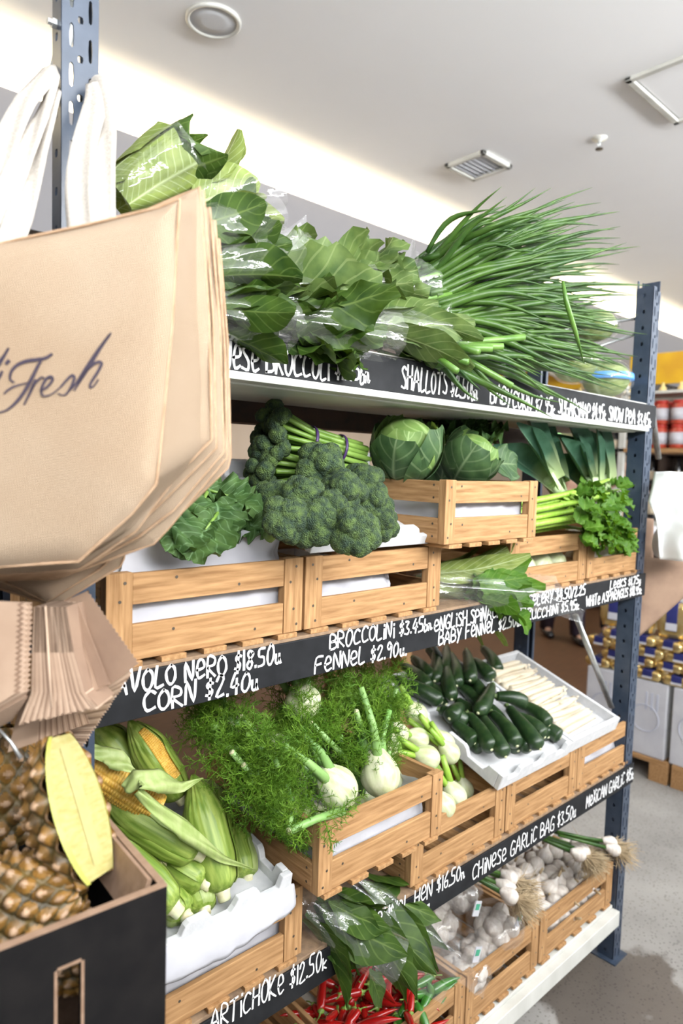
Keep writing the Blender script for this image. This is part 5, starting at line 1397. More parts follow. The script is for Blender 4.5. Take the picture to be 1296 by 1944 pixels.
for i, (a, b_, c_, e_, d, lab) in enumerate(lower):
    jute_bag([(-300,700), (150,700), (240,1000), a, b_, c_, e_, (-120,1095), (-300,1090)], d, .008, lab, 9.0+i)
# script print on the front bag: traced strokes
def script():
    s = 480/1296.0; dd = D0 - .0085
    def px(p): return (p[0]*s, 350 + p[1]*s)
    strokes = [
      ([(268,868),(235,890),(190,898),(140,905),(90,925),(58,960),(52,1000),(75,1015)], 16), ([(215,895),(190,940),(160,1000),(120,1070),(75,1125),(30,1160),(-10,1170)], 15),
      ([(20,1075),(40,1055),(75,1035),(110,1025),(150,1015)], 9), ([(182,1000),(160,1055),(122,1132)], 13), ([(158,1060),(185,1015),(215,988),(232,1000)], 9),
      ([(205,1060),(240,1040),(268,1005),(262,985),(235,1000),(212,1050),(222,1085),(265,1075),(310,1040)], 12),
      ([(310,1040),(345,1000),(372,978),(380,1000),(352,1060),(325,1082),(298,1072)], 12), ([(352,1060),(390,1020),(440,940),(500,850),(560,770),(572,762)], 10),
      ([(565,768),(520,830),(460,930),(410,1010),(380,1058)], 14), ([(400,1020),(440,960),(490,915),(520,915),(505,955),(470,1010),(460,1040),(480,1035),(505,1000)], 13),
      ([(12,955),(0,985),(-25,1030)], 12), ([(-60,1010),(-20,930),(45,838)], 9), ([(45,838),(10,900),(-30,980)], 13)]
    mb = MB()
    for pts, wd in strokes:
        ribbon(mb, [px(p) for p in pts], lambda t, wd=wd: wd*s*(.55+.6*math.sin(math.pi*min(1, t+.12))), lambda p: atd(p[0], p[1], dd) - c1_)
    for (x, y) in ((38, 912),):
        ribbon(mb, [px((x-4, y+6)), px((x+6, y-6))], 16*s, lambda p: atd(p[0], p[1], dd) - c1_)
    mb.build('printed_script', M['ink'], bg1, False, thick=.0006)
script()
# webbing handles
def strap(pts, wd, label, nrm=None, grp='white cotton bag handles', tw=0.0):
    pts = [V(p) for p in pts]; b = MB(); m = len(pts)
    def fn(u, t):
        k = t*(m-1); i = min(int(k), m-2); f = k-i
        p0, p1, p2, p3 = pts[max(i-1, 0)], pts[i], pts[i+1], pts[min(i+2, m-1)]
        c = ((p1*2) + (p2-p0)*f + (p0*2-p1*5+p2*4-p3)*f*f + (p1*3-p0-p2*3+p3)*f**3)*.5
        d = (p2-p1).normalized(); s = d.cross(BK).normalized(); nn = s.cross(d); a = tw*(t-.5)
        s2 = s*math.cos(a) + nn*math.sin(a)
        return c + s2*((u-.5)*wd) + nn*.003*math.sin(u*6+t*5)
    b.grid(fn, 6, 40); return tag(b.build('bag_handle', M['cotton'], thick=.002), label, 'strap', grp)
strap([atd(-40,400,.80), atd(5,290,.84), atd(50,190,.90), atd(103,128,.965)], .034, 'wide pale strap at the far left, looped up to the post')
strap([atd(-10,420,.80), atd(40,310,.84), atd(78,220,.89), atd(102,150,.955)], .026, 'shaded inner strap just right of the far left one', tw=1.2)
strap([atd(10,480,.80), atd(42,400,.82), atd(68,300,.86), atd(90,215,.92), atd(103,165,.97)], .030, 'grey shadowed strap nearest the left side of the post', tw=.8)
strap([atd(190,460,.80), atd(192,340,.85), atd(196,240,.90), atd(188,165,.955), atd(170,150,.99)], .036, 'rear white strap to the right of the post')
strap([atd(155,460,.79), atd(150,360,.83), atd(160,280,.87), atd(182,195,.93), atd(186,160,.96)], .034, 'front white strap curving across the right edge of the post', tw=-.6)
# hook bar the straps loop over
def hookbar():
    b = MB(); b.tube([V((.345,-.03,2.385)), V((.372,-.012,2.385)), V((.44,-.012,2.385))], .006, 8); b.build('strap_hook', M['galv'], RACK)
# ------------------------------------------------------------------ brown paper bags hanging below
KR = [M['kraft'], M['kraft2'], M['kraft3']]  # tones alternate to stand in for shade lines between sheets
def pz(x, y): return (x/4.32, 1100+y/4.32)
def sheet_bag(quad, d0, d1, label, group, zig=True, th=.0013):
    """flat folded paper bag: TL, TR, BR, BL picture corners; top at depth d0, bottom at d1; right edge saw-toothed"""
    TL, TR, BR, BL = quad; A = atd(*TL, d0)
    def q(u, v):
        x = TL[0]*(1-u)*(1-v)+TR[0]*u*(1-v)+BR[0]*u*v+BL[0]*(1-u)*v; y = TL[1]*(1-u)*(1-v)+TR[1]*u*(1-v)+BR[1]*u*v+BL[1]*(1-u)*v
        return atd(x, y, d0+(d1-d0)*v) - A
    n = 34; pts = [q(0, 0)]; 
    for k in range(n+1): pts.append(q(1 + ((-.022 if k % 2 else .022) if zig else 0), k/n))
    pts.append(q(0, 1))
    b = MB(); b.prism(pts, FW*th); o = b.build('paper_bag', KR[len(bpy.data.meshes) % 3], None, False); o.location = A
    return tag(o, label, 'bag', group)
PB = 'brown paper bags in the hanging bundle '
for k in range(34):     # right pad: broad face up right, the rest showing their bottom edges
    t = k/33; j = math.sin(k*5.3)*4
    BR = (1135-470*t+j, 690+700*t); BL = (890-560*t+j, 872+480*t); TR = (715-150*t, 95+110*t); TL = (470-150*t, 200+60*t)
    if k < 4: BR, TR = (1135-45*k, 690+28*k), (715-22*k, 95+10*k); BL = (880-45*k, 880+28*k)
    sheet_bag([pz(*TL), pz(*TR), pz(*BR), pz(*BL)], .850+.002*k, .845+.0022*k, 'flat brown paper bag with saw-toothed edge in the right hanging bundle', PB+'at the right')
for k in range(6):      # second serrated pad, between the middle one and the right one
    sheet_bag([pz(520+12*k, 240), pz(560+14*k, 180), pz(770+25*k, 930-14*k), pz(700+22*k, 960-14*k)], .838-.001*k, .822-.001*k, 'narrow brown paper bag edge beside the middle bundle', PB+'beside the middle')
def edge_bag(k, n):     # middle pad: seen edge-on, fanned at the bottom
    t = k/(n-1); j = math.sin(k*3.7)*.5; rp = random.Random(k)
    A = atd(*pz(285+255*t, 225), .800); cols = [(285+255*t, 225), (270+330*t, 600), (262+430*t, 930+12*math.sin(k)), (160+640*t, 1185-135*t+rp.uniform(-12, 12))]
    P_ = []; fs = []
    for i, (x, y) in enumerate(cols):
        p = atd(*pz(x, y), .800-.003*i) - A
        w0 = .0010
        P_ += [p - RT*w0, p + RT*w0, p + RT*w0 + FW*.055, p - RT*w0 + FW*.055]
    for i in range(3):
        for c in range(4): a, b_ = i*4+c, i*4+(c+1) % 4; fs.append((a, b_, b_+4, a+4))
    fs += [(3, 2, 1, 0), (12, 13, 14, 15)]
    b = MB(); b.add(P_, fs); o = b.build('paper_bag', KR[(k*7 % 5) % 3], None, False); o.location = A
    tag(o, 'brown paper bag seen edge-on in the middle hanging bundle', 'bag', PB+'seen edge-on')
for k in range(58): edge_bag(k, 58)
for k in range(24):     # left pad
    t = k/23
    if k < 4: q4 = [(-500, 150), (150+34*k, 190), (118+38*k, 940-8*k), (-500, 1330)]
    else: q4 = [(-500, 150), (252, 210), (240-150*t, 930+230*t), (-500, 1330+140*t)]
    sheet_bag([pz(*c) for c in q4], .770+.0022*k, .765+.0022*k, 'flat brown paper bag with saw-toothed edge in the left hanging bundle', PB+'at the left')
for k in range(26):     # underside sheets between the pads
    t = k/25
    sheet_bag([pz(200+300*t, 900), pz(330+300*t, 900), pz(310+420*t, 1330-150*t), pz(60+420*t, 1420-170*t)], .862+.001*k, .858+.001*k, 'brown paper bag whose bottom edge shows beneath the middle bundle', PB+'showing beneath', False)
def pstring():
    b = MB(); b.tube([atd(86,1150,.796), atd(92,1250,.790), atd(98,1342,.784)], .0013, 6); tag(b.build('paper_strip', M['kraft3']), 'thin pale strip of paper hanging between the brown bags', 'paper')
pstring()

# ------------------------------------------------------------------ pineapple carton
bx0, bx1, by0, by1, bz0, bz1 = -.12, .366, -.305, -.035, .96, 1.222
def carton():
    t = thing('black_carton', 'open black cardboard carton of pineapples with a hand slot', 'box', (bx0, by0, bz0), Matrix.Rotation(-.06, 3, 'Z'))
    W, D, H = bx1-bx0, by1-by0, bz1-bz0; th = .007; o = V((0,0,0))
    _s = at(125, 1895, by0-.012); sx = _s.x-bx0; hw, hh, cz = .012, .042, _s.z-bz0   # hand slot
    b = MB()
    for (x0, x1, z0, z1) in ((0, sx-hw, 0, H), (sx+hw, W, 0, H), (sx-hw, sx+hw, 0, cz-hh), (sx-hw, sx+hw, cz+hh, H)): b.bx(x0, x1, 0, th, z0, z1)
    fw = b.build('front_wall', M['carton'], t, False)
    r = MB(); 
    for (x0, x1, z0, z1) in ((sx-hw-.003, sx-hw, cz-hh, cz+hh), (sx+hw, sx+hw+.003, cz-hh, cz+hh), (sx-hw, sx+hw, cz+hh, cz+hh+.003)): r.bx(x0, x1, -.0008, .001, z0, z1)
    r.build('slot_edge', M['cardboard'], fw, False)
    b = MB(); b.bx(0, W, D-th, D, 0, H-.03); b.build('back_wall', M['carton'], t, False)
    for x, nm in ((0, 'side_wall'), (W-th, 'side_wall')):
        b = MB(); b.bx(x, x+th, th+.0003, D-th-.0003, 0, H); b.build(nm, M['carton'], t, False)
    b = MB(); b.bx(th, W-th, th, D-th, 0, .006); b.build('carton_base', M['cardboard'], t, False)
    e = MB(); e.bx(0, W, -.0006, th+.0006, H, H+.0018); e.bx(W-th-.0006, W+.0006, th, D-th, H, H+.0018); e.build('raw_top_edge', M['cardboard'], t, False)
    for (x0, a) in ((W-.10, .25),):
        f = MB(); f.box((W-.02, .10, H-.022), (.006, .16, .05), Matrix.Rotation(.35, 3, 'Y')); f.build('inner_flap', M['cardboard'], t, False)
    return t
carton()
def plinth():
    b = MB(); b.bx(bx0-.02, bx1+.0, by0+.005, by1+.0, .0, bz0-.002); tag(b.build('stand_box', M['carton'], None, False), 'plain black box under the pineapple carton, below the frame', 'box')
plinth()
GA = 2.399963
def pine_geo(mb, tip, L, R, half=False, M4=None, seed=0):
    """scaly rind: spiral eyes as pyramidal bumps on a barrel; half keeps y<=0"""
    na, nz = 132, 84
    def prof(t): return R*(math.sin(math.pi*min(max(t*.86+.09, 0), 1))**.5)
    rows = 10; per = 11
    def fn(u, t):
        a = (u*math.pi + math.pi) if half else u*2*math.pi
        r = prof(t); z = L*t
        # diagonal lattice of eyes
        p = (a/(2*math.pi)*per + t*rows*.5); q = (-a/(2*math.pi)*per + t*rows*.5)
        fp, fq = p-math.floor(p), q-math.floor(q)
        e = (math.sin(math.pi*fp)*math.sin(math.pi*fq))
        bump = .0105*e**.6 + .0035*max(0, 1-((fp-.5)**2+(fq-.5)**2)*14)
        rr = r + bump*min(1, r/R*1.2) - .004
        return V((rr*math.cos(a), rr*math.sin(a), z))
    g = MB(); g.grid(fn, na, nz)
    # colour by place on each scale: raised eye / seam
    def cl(f):
        uv = [g.uv[i] for i in f]; u = sum(x[0] for x in uv)/4; t = sum(x[1] for x in uv)/4
        a = (u*math.pi + math.pi) if half else u*2*math.pi
        p = (a/(2*math.pi)*per + t*rows*.5); q = (-a/(2*math.pi)*per + t*rows*.5); fp, fq = p % 1, q % 1
        e = math.sin(math.pi*fp)*math.sin(math.pi*fq)
        return 1 if e > .80 else (2 if e < .22 else 0)
    b = len(mb.v); mb.v.extend([tuple(M4 @ V(p)) if M4 else p for p in g.v])
    for f in g.f: mb.f.append([i+b for i in f]); mb.m.append(cl(f))
    return prof
PM = [M['pine'], M['pine_tip'], M['pine_gr']]
def pineapple(c, ax, label, sc=1.0, L=.17, R=.062, half=False, face=None, crown=False):
    R3 = basis(ax)
    if face is not None:   # local +y = cut face
        z = V(ax).normalized(); y = (V(face) - z*V(face).dot(z)).normalized(); x = y.cross(z); R3 = Matrix((x, y, z)).transposed()
    t = thing('pineapple', label, 'pineapple', (0,0,0), None, 'pineapples in the black carton'); t.matrix_world = place(c, R3, sc)
    b = MB(); prof = pine_geo(b, None, L, R, half); b.build('rind', PM, t)
    if half:
        n = 40
        def loop(k): return [V((prof(i/n)*k, 0.001, L*i/n*1.0)) for i in range(n+1)] + [V((-prof(i/n)*k, .001, L*i/n)) for i in range(n, -1, -1)]
        f = MB(); f.grid(lambda u, v: V(((u-.5)*2*prof(v)*.88, .0022+.0005*noise.noise(V((u*14, v*20, 1))), L*(.02+v*.96))), 24, 40); f.build('flesh', M['pflesh'], t)
        f = MB()
        for s in (-1, 1): f.grid(lambda u, v, s=s: V((s*prof(v)*(.86+u*.13), .0026-.003*u, L*(.01+v*.98))), 3, 40)
        f.build('cut_rim', M['prim'], t)
        f = MB(); f.grid(lambda u, v: V(((u-.5)*.022, .0030, L*(.10+v*.80))), 6, 30); f.build('core', M['pcore'], t)
    if crown:
        cr = MB(); rr = random.Random(2)
        for k in range(34):
            a = k*GA; el = .2+k/34*1.1; d = V((math.cos(a)*math.cos(el), math.sin(a)*math.cos(el), math.sin(el)))
            leaf(cr, V((math.cos(a)*.012, math.sin(a)*.012, L-.004)), d, V((0,0,1)), .10, .022, -.5, 0, .4, 4, 8, shape=lambda t: max(.03, 1-t**1.4))
        cr.build('crown', M['chk'], t)
    return t
hc = atd(192, 1668, .80); ht = atd(112, 1392, .84)
pineapple(hc, ht-hc, 'halved pineapple with its yellow cut face turned right', 1.0, (ht-hc).length, .056, True, RT*.97 - FW*.16 + UPV*.05)
pineapple(atd(-110,1760,.77), atd(118,1690,.79)-atd(-110,1760,.77), 'whole pineapple lying at the front left of the carton', 1.0, .155, .050)
pineapple(atd(-30,1640,.92), atd(0,1395,.95)-atd(-30,1640,.92), 'whole pineapple standing behind the halved one', 1.05, .17, .058)
pineapple(atd(-170,1860,.78), atd(60,1830,.80)-atd(-170,1860,.78), 'pineapple low in the carton below the front one', 1.0, .16, .048)
pineapple(atd(185,1850,.80), atd(90,1760,.83)-atd(185,1850,.80), 'pineapple deep in the carton, seen through the hand slot', .9, .14, .045)
def pine_leaf():
    b = MB(); b.tube([atd(-8,1378,.80), atd(20,1408,.80), atd(40,1440,.80)], [.0016, .0018, .003], 6); tag(b.build('plant_tie', M['galv']), 'thin grey tie sticking up at the left pineapples', 'tie')
pine_leaf()
# ------------------------------------------------------------------ behind and beside the rack
# next rack to the right: one upright and its brace
brace(V((XR+.055, .03, 2.02)), V((XR+.40, .12, 1.76)), .011)
M['wplastic'] = mat('white_plastic', (.78, .79, .80), .45, (.84, .84, .85), 12)
def white_bags():
    A = atd(1262, 900, 2.25)
    t = thing('plastic_bag_roll', 'crumpled white plastic bags hanging at the right edge', 'bag', A)
    b = MB(); rr = random.Random(3)
    L = [(1242,896),(1226,952),(1246,1005),(1256,1062)]; Rr = [(1312,898),(1320,960),(1320,1010),(1320,1066)]
    def fn(u, v):
        k = v*3; i = min(int(k), 2); f = k-i
        lx = L[i][0]*(1-f)+L[i+1][0]*f; ly = L[i][1]*(1-f)+L[i+1][1]*f; rx = Rr[i][0]*(1-f)+Rr[i+1][0]*f; ry = Rr[i][1]*(1-f)+Rr[i+1][1]*f
        p = atd(lx*(1-u)+rx*u, ly*(1-u)+ry*u, 2.25) - A
        return p - FW*(.045*math.sin(math.pi*u)+.02*math.sin(u*9+v*4)+.014*noise.noise(V((u*5, v*5, 1))))
    b.grid(fn, 30, 30); b.build('sheet', M['wplastic'], t, thick=.003)
    c = MB(); c.tube([atd(1250,1030,2.30)-A, atd(1322,1036,2.30)-A], .05, 18); c.build('roll', M['wplastic'], t)
white_bags()
def kraft_bag(d, pts, label):
    cpt = atd(*pts[0], d); t = thing('brown_paper_bag', label, 'bag', cpt, None, 'brown bags at the right edge'); b = MB(); bagpoly(b, dense(pts), d, .012, 3.0); b.v = [tuple(V(p)-cpt) for p in b.v]; b.build('bag_body', M['kraft2'], t)
kraft_bag(2.40, [(1218,1058), (1330,1062), (1330,1120), (1296,1136), (1205,1215), (1212,1120)], 'brown paper bag hanging beneath the white plastic bags')
kraft_bag(2.44, [(1200,980), (1240,985), (1240,1070), (1200,1070)], 'brown paper bag edge beside the right post')

# pallet, white cartons, coffee bricks
XB = 3.80
def pallet(y0, y1, label):
    t = thing('wooden_pallet', label, 'pallet', (XB, y0, 0), None, 'pallets under the white cartons'); W = y1-y0
    for x in (0, .25, .50):
        b = MB(); b.bx(x, x+.09, 0, W, .10, .125); b.build('deck_board', M['wood_y'], t, False, .002)
    for y in (0, W/2-.05, W-.1):
        b = MB(); b.bx(0, .60, y, y+.10, 0, .10); b.build('block', M['wood_x'], t, False, .003)
pal = atx(1210, 1440, XB).y
pallet(.44, 1.10, 'low wooden pallet under the left white cartons'); pallet(-.26, .42, 'low wooden pallet at the right edge under a white carton')
def carton_w(y0, y1, z1, label):
    t = thing('white_carton', label, 'box', (XB+.01, y0, .126), None, 'white cartons on pallets'); W = y1-y0-.008
    b = MB(); b.bx(0, .40, 0, W, 0, z1-.126); b.build('carton_body', M['paper'], t, False, .006)
    rg = mat('grey_carton_print', (.45, .47, .55), .8)
    m = MB(); m.tube([V((-.0015, W*.5+.075*math.cos(a), (z1-.126)*.5+.075*math.sin(a))) for a in [2*math.pi*i/28 for i in range(29)]], .003, 5, cap=False); m.build('round_stamp', rg, t)
    m = MB()
    for k in range(3): m.bx(-.0018, 0, W*.2+.03*k, W*.2+.012+.03*k, (z1-.126)*.62, (z1-.126)*.85)
    m.build('printed_lines', rg, t, False)
    f = MB(); f.bx(.19, .21, .002, W-.002, z1-.1262, z1-.1256); f.build('lid_seam', rg, t, False)
ye = [atx(1112,1272,XB+.01).y, atx(1268,1302,XB+.01).y]; zb = atx(1268,1302,XB+.01).z
yw = (ye[0]-ye[1])/2
carton_w(ye[1]+yw, ye[0], zb, 'white carton seen past the galvanised brace, left of the right post')
carton_w(ye[1], ye[1]+yw, zb, 'white carton directly right of the right post')
carton_w(ye[1]-yw-.02, ye[1]-.02, zb, 'white carton at the right edge of the picture')
M['gold'] = mat('gold_foil', (.74, .52, .18), .22, (.90, .72, .36), 18, metal=.85, bump=.6, bscale=35)
M['blue'] = mat('navy_label', (.014, .018, .11), .45, (.024, .030, .15), 12)
def make_brick(W, D, H):
    o = bpy.data.objects.new('coffee_pack', None); COL.objects.link(o); o['category'] = 'coffee pack'; o['label'] = ''
    b = MB(); P_ = []; n, m = 24, 10
    for j in range(m+1):
        t = j/m; k = 1 if .12 < t < .88 else .55+.45*math.sin(min(t, 1-t)/.12*math.pi/2)
        for i in range(n):
            a = 2*math.pi*i/n; c, s = math.cos(a), math.sin(a)
            x = math.copysign(abs(c)**.45, c)*D/2*(.85+.15*k); z = math.copysign(abs(s)**.45, s)*H/2*k + H/2
            P_.append(V((x, (t-.5)*W, z + .003*noise.noise(V((x*30, t*8, z*30))))))
    b.add(P_, [(j*n+i, j*n+(i+1) % n, (j+1)*n+(i+1) % n, (j+1)*n+i) for j in range(m) for i in range(n)] + [tuple(range(n))[::-1], tuple(range(m*n, m*n+n))]); b.build('foil', M['gold'], o)
    l = MB(); l.bx(-D/2-.0025, D/2+.002, -W*.19, W*.19, H*.22, H+.0025); l.build('blue_label', M['blue'], o, False, .003)
    w_ = MB(); w_.bx(-D/2-.0035, -D/2-.0022, -W*.19, W*.19, H*.24, H*.44); w_.build('white_band', M['paper'], o, False); return o
rr = random.Random(9)
GC = 'gold foil coffee pack with navy label stacked on the white cartons'
for lay in range(4):
    for k in range(8):
        y = ye[1]-yw+.05+.152*k+(.05 if lay % 2 else 0)
        if y > ye[0]-.02: continue
        z = zb+.001+.061*lay
        spawn('brick', lambda: make_brick(.145, .10, .058), place((XB+.07+rr.uniform(-.015,.015), y, z), Matrix.Rotation(rr.uniform(-.12,.12), 3, 'Z')), GC, 'gold coffee packs')
for k in range(4):
    y = ye[1]-yw+.10+.165*k
    spawn('tall', lambda: make_brick(.15, .075, .20), place((XB+.09, y, zb+.247), Matrix.Rotation(.25*(k % 2)-.1, 3, 'Z')), 'tall gold coffee pack with navy label standing on top of the stack', 'standing gold coffee packs')
# jar shelf
def jar_shelf():
    t = thing('jar_shelf', 'white shelf unit of red jars at the right edge', 'shelving', (5.05, .70, 0))
    for z in (1.885, 1.35, .8):
        b = MB(); b.bx(0, .40, 0, .72, z-.03, z); b.build('shelf_board', M['whitemetal'] if z < 1.8 else M['wood_y'], t, False, .002)
    for y in (0, .68):
        b = MB(); b.bx(0, .04, y, y+.04, 0, 2.35); b.bx(.36, .40, y, y+.04, 0, 2.35); b.build('upright_post', M['whitemetal'], t, False)
    b = MB(); b.bx(0, .40, 0, .72, 2.28, 2.30); b.build('shelf_board', M['whitemetal'], t, False)
jar_shelf()
M['redlid'] = mat('red_jar_lid', (.42, .03, .02), .35); M['sauce'] = mat('red_sauce', (.40, .055, .03), .2, coat=.5)
M['dglass'] = mat('dark_bottle_glass', (.012, .012, .014), .12, coat=.6); M['cream'] = mat('cream_bottle_label', (.72, .62, .46), .7)
M['flame'] = mat('pale_gold_cap', (.85, .66, .28), .4)
def make_jar():
    o = bpy.data.objects.new('sauce_jar', None); COL.objects.link(o); o['category'] = 'jar'; o['label'] = ''
    b = MB(); b.lathe([(1e-6,0), (.050,0), (.055,.01), (.055,.13), (.042,.15), (.042,.155)], 20); b.build('glass', M['sauce'], o)
    b = MB(); b.lathe([(.0445,.150), (.0445,.172), (1e-6,.172)], 20); b.build('lid', M['redlid'], o)
    b = MB(); b.lathe([(.0556,.03), (.0556,.115)], 20); b.build('label', M['paper'], o); return o
for lay in range(2):
    for i in range(5):
        for r in range(2):
            spawn('jar', make_jar, Matrix.Translation((5.12+.13*r, .77+.125*i, 1.886+lay*.174)), 'red lidded sauce jar with white label stacked on the shelf', 'red sauce jars')
def make_bottle():
    o = bpy.data.objects.new('wine_bottle', None); COL.objects.link(o); o['category'] = 'bottle'; o['label'] = ''
    b = MB(); b.lathe([(1e-6,0), (.036,0), (.038,.01), (.038,.19), (.030,.22), (.014,.25), (.014,.30), (1e-6,.30)], 16); b.build('glass', M['dglass'], o)
    b = MB(); b.lathe([(.0385,.05), (.0385,.15)], 16); b.build('label', M['cream'], o); return o
def wine_rack(x, y0, y1, label):
    t = thing('wine_shelf', label, 'shelving', (x, y0, 0), None, 'dark wine shelves'); dk = mat('dark_shelf', (.045, .028, .02), .6)
    for z in (.3, .75, 1.2, 1.58, 1.94, 2.30):
        b = MB(); b.bx(0, .32, 0, y1-y0, z-.025, z); b.build('shelf_board', dk, t, False)
    b = MB(); b.bx(.32, .34, 0, y1-y0, 0, 2.33); b.build('back_panel', dk, t, False)
    for y in (0, (y1-y0)/2, y1-y0-.03):
        b = MB(); b.bx(0, .32, y, y+.03, 0, 2.33); b.build('side_panel', dk, t, False)
wine_rack(7.9, 1.2, 3.35, 'tall dark wine shelf in the blurred back of the shop')
for z in (1.2, 1.58, 1.94):
    for k in range(22):
        y = 1.28+.0945*k
        if abs(y-2.275) < .05: continue
        spawn('bottle', make_bottle, Matrix.Translation((8.0, y, z+.001)), 'dark wine bottle with a cream label on the shelf', 'wine bottles')
for k in range(6):
    spawn('bottle2', lambda: make_bottle(), Matrix.Translation((5.16, .78+.10*k, 1.351)), 'dark bottle on the shelf below the red jars', 'bottles below the jars')
def yellow():
    t = thing('yellow_banner', 'yellow panel above the jar shelves at the right', 'sign', (6.4, .9, 2.40)); b = MB(); b.bx(0, .03, 0, 2.6, .12, .40); b.build('panel', M['yellow'], t, False)
    b = MB(); b.bx(-.16, .03, 0, 2.6, -.04, -.01); b.build('ledge', M['whitemetal'], t, False)
yellow()
for k in range(14):
    b = MB(); b.lathe([(1e-6,0), (.032,0), (.032,.07), (.014,.10), (.014,.125), (1e-6,.125)], 12)
    if k == 0:
        b_ = b.build('small_bottle', M['flame']); tag(b_, 'small pale gold bottle in the row under the yellow panel', 'bottle', 'small gold bottles'); b_.location = (6.30, 1.0, 2.391)
    else:
        c = b_.copy(); COL.objects.link(c); c.location = (6.30, 1.0+.16*k, 2.391)
def exit_glow():
    p = at(1066, 815, 5.9); m = bpy.data.materials.new('green_sign_light'); m.use_nodes = True; bs = m.node_tree.nodes['Principled BSDF']
    bs.inputs['Base Color'].default_value = (.3,.7,.3,1); bs.inputs['Emission Color'].default_value = (.55, 1.0, .45, 1); bs.inputs['Emission Strength'].default_value = 1.6
    t = thing('lit_sign', 'small lit green sign high on the back wall', 'sign', p); b = MB(); b.bx(-.26, .26, 0, .06, -.10, .10); b.build('lamp_face', m, t, False, .01)
    b = MB(); b.bx(-.28, .28, .02, .09, -.12, .12); b.build('housing', M['whitemetal'], t, False)
exit_glow()
# things seen through the left gap of the second shelf: another rack of crates and potatoes behind
def back_table():
    t = thing('display_table', 'beige display table behind the rack, seen above the broccoli', 'table', (.7, 1.35, 0))
    b = MB(); b.bx(0, 2.0, 0, .6, 1.35, 1.40); b.build('tabletop', M['wood_x'], t, False)
    for x in (0, 1.92):
        for y in (0, .52):
            b = MB(); b.bx(x, x+.08, y, y+.08, 0, 1.35); b.build('leg', M['wood_z'], t, False)
back_table()
rr = random.Random(31)
for k in range(46):
    x = .80+.9*rr.random(); y = 1.40+.35*rr.random(); z = 1.44+.16*rr.random()
    spawn('pot', lambda: make_ball('potato', 'vegetable', mat('potato_skin', (.34, .22, .12), .8, (.50, .36, .22), 20), .04, 4), place((x, y, z), basis(V((rr.uniform(-1,1), rr.uniform(-1,1), .3))), (1.2, 1, .9)), 'brown potato heaped on the table behind the rack', 'potatoes on the rear table')
crate(.380, (.30, .62, 1.98), 'wooden crate glimpsed left of the post behind the straps', rz=.1)
def side_shelf():
    t = thing('side_shelf', 'wooden shelf behind the left post carrying a crate', 'shelving', (.0, .56, 0)); b = MB(); b.bx(0, .9, 0, .55, 1.95, 1.978); b.build('shelf_board', M['wood_x'], t, False)
    for x in (0, .85):
        b = MB(); b.bx(x, x+.05, .48, .53, 0, 1.95); b.build('leg', M['wood_z'], t, False)
side_shelf()

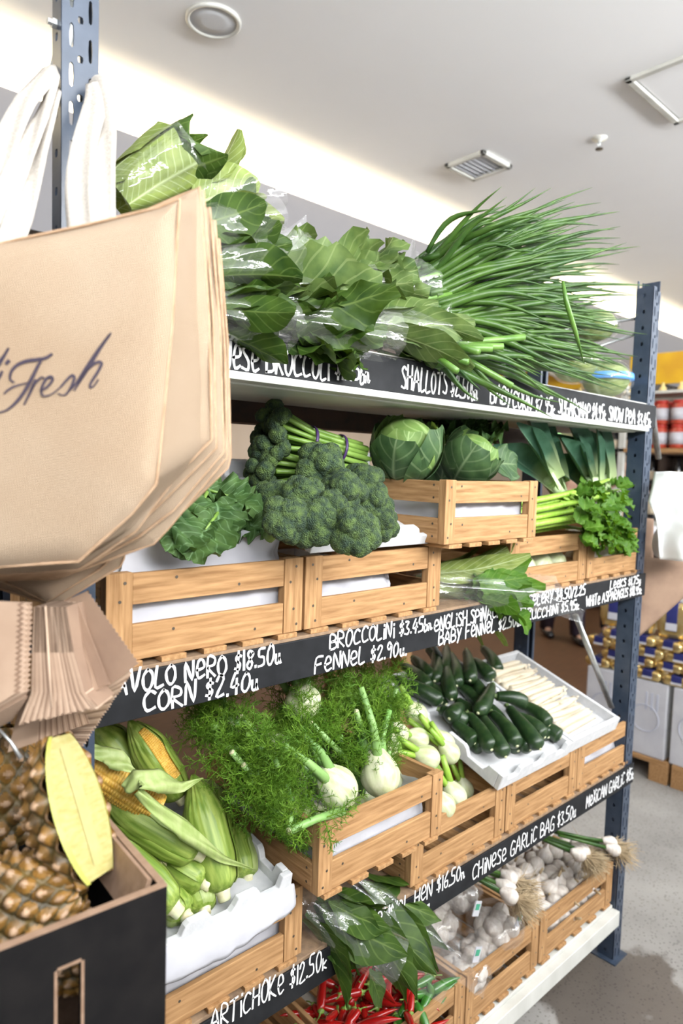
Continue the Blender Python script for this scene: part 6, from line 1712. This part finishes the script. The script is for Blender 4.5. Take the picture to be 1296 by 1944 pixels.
# ------------------------------------------------------------------ two people far behind
M['skin'] = mat('skin', (.62, .36, .25), .5, (.68, .42, .30), 8, sss=.1)
def person(loc, rz, label, shirt, trouser, hair, apron=None, step=.06):
    t = thing('person', label, 'person', loc, Matrix.Rotation(rz, 3, 'Z'))
    # joints: faces -Y
    J = {'pel': (0,0,.95,.13,.10), 'spi': (0,.01,1.15,.125,.095), 'che': (0,.01,1.36,.155,.105), 'nck': (0,0,1.50,.055,.055), 'hd0': (0,-.01,1.58,.070,.080), 'hd1': (0,-.01,1.67,.078,.092), 'hd2': (0,0,1.74,.050,.060),
         'nose': (0,-.105,1.625,.014,.014), 'chin': (0,-.075,1.55,.035,.03)}
    E = [('pel','spi'), ('spi','che'), ('che','nck'), ('nck','hd0'), ('hd0','hd1'), ('hd1','hd2'), ('hd1','nose'), ('hd0','chin')]
    for s, n in ((-1, 'l'), (1, 'r')):
        J.update({n+'sh': (s*.17,0,1.43,.055,.055), n+'el': (s*.24,.01,1.14,.042,.042), n+'wr': (s*.25,-.06,.90,.028,.028), n+'pa': (s*.25,-.075,.82,.030,.016),
                  n+'hp': (s*.09,0,.90,.085,.09), n+'kn': (s*.10,-.02-step*s*.5,.50,.060,.062), n+'an': (s*.10,-step*s,.10,.040,.042), n+'to': (s*.11,-.15-step*s,.03,.036,.026)})
        E += [('che',n+'sh'), (n+'sh',n+'el'), (n+'el',n+'wr'), (n+'wr',n+'pa'), ('pel',n+'hp'), (n+'hp',n+'kn'), (n+'kn',n+'an'), (n+'an',n+'to')]
        for k in range(5):
            f = (k-1.5)*.016 if k < 4 else -.038
            J[f'{n}f{k}'] = (s*.25+.0, -.075+f, .775 if k < 4 else .81, .009, .009); J[f'{n}g{k}'] = (s*.243, -.08+f*1.1, (.735, .725, .73, .745, .785)[k], .007, .007)
            E += [(n+'pa', f'{n}f{k}'), (f'{n}f{k}', f'{n}g{k}')]
    keys = list(J); me = bpy.data.meshes.new('body'); me.from_pydata([J[k][:3] for k in keys], [(keys.index(a), keys.index(b)) for a, b in E], [])
    o = bpy.data.objects.new('body', me); COL.objects.link(o); o.parent = t; me.materials.append(M['skin'])
    md = o.modifiers.new('skin', 'SKIN')
    for i, k in enumerate(keys): me.skin_vertices[0].data[i].radius = J[k][3:5]; me.skin_vertices[0].data[i].use_root = (k == 'pel')
    sb = o.modifiers.new('sub', 'SUBSURF'); sb.levels = 2; sb.render_levels = 2
    def ring(zs, seg=24): 
        b = MB(); b.lathe([(1, z) for z, _, _ in zs], seg, lambda a, tt, r, z: (1, z)); 
        n = len(zs)
        for i, (z, rx, ry) in enumerate(zs):
            for k in range(seg): a = 2*math.pi*k/seg; b.v[i*seg+k] = (rx*math.cos(a), ry*math.sin(a), z)
        return b
    ring([(.92,.185,.15), (1.10,.175,.14), (1.30,.20,.15), (1.42,.20,.125), (1.49,.085,.085)]).build('shirt', shirt, t)
    sv = MB(); tr = MB(); sh = MB()
    for s, n in ((-1,'l'), (1,'r')):
        q = lambda k: V(J[n+k][:3])
        sv.tube([q('sh'), q('el'), q('el').lerp(q('wr'), .55)], [.085, .062, .05], 14)
        tr.tube([q('hp')+V((0,0,.10)), q('hp'), q('kn'), q('an')+V((0,0,-.02))], [.12, .125, .085, .07], 16)
        sh.tube([q('an')+V((0,.05,-.055)), q('an')+V((0,-.03,-.05)), q('to')+V((0,-.03,.005))], [.045, .05, .035], 12, flat=.9)
    sv.build('sleeves', shirt, t); tr.build('trousers', trouser, t); sh.build('shoes', M['dglass'], t)
    h = MB(); h.lathe([(.088*math.sin(math.pi*.58*i/10)+1e-6, .10*math.cos(math.pi*.58*i/10)) for i in range(11)][::-1], 22, lambda a, tt, r, z: (r*(1+.04*math.sin(a*7)), z), M=Matrix.Translation((0,.016,1.685))); h.build('hair', hair, t)
    e = MB()
    for s in (-1, 1):
        e.lathe([(1e-6,-.009), (.008,-.005), (.010,0), (.008,.005), (1e-6,.009)], 10, M=Matrix.Translation((s*.032,-.092,1.645)))
    e.build('eyes', M['ink'], t)
    if apron: 
        a = MB(); a.grid(lambda u, v: V((math.sin((u-.5)*2.2)*.185, -math.cos((u-.5)*2.2)*.165-.01, 1.32-v*.75)), 10, 10); a.build('apron', apron, t, thick=.004)
M['shirt'] = mat('white_shirt', (.75,.76,.80), .9); M['navy'] = mat('navy_cloth', (.02,.03,.07), .9); M['tan'] = mat('tan_apron', (.48,.34,.22), .9); M['hairb'] = mat('grey_brown_hair', (.30,.20,.13), .8)
pf = CAM + ray(1190, 892)*(6.6/F)
person((pf.x, pf.y, pf.z-1.645), -1.2, 'grey haired person in white collar and tan apron standing behind the rack', M['shirt'], M['navy'], M['hairb'], M['tan'])
person((6.30, 2.50, .0), -.7, 'person in dark trousers and shoes walking on the brown floor behind', M['navy'], M['ink'], M['hairb'], None, .16)
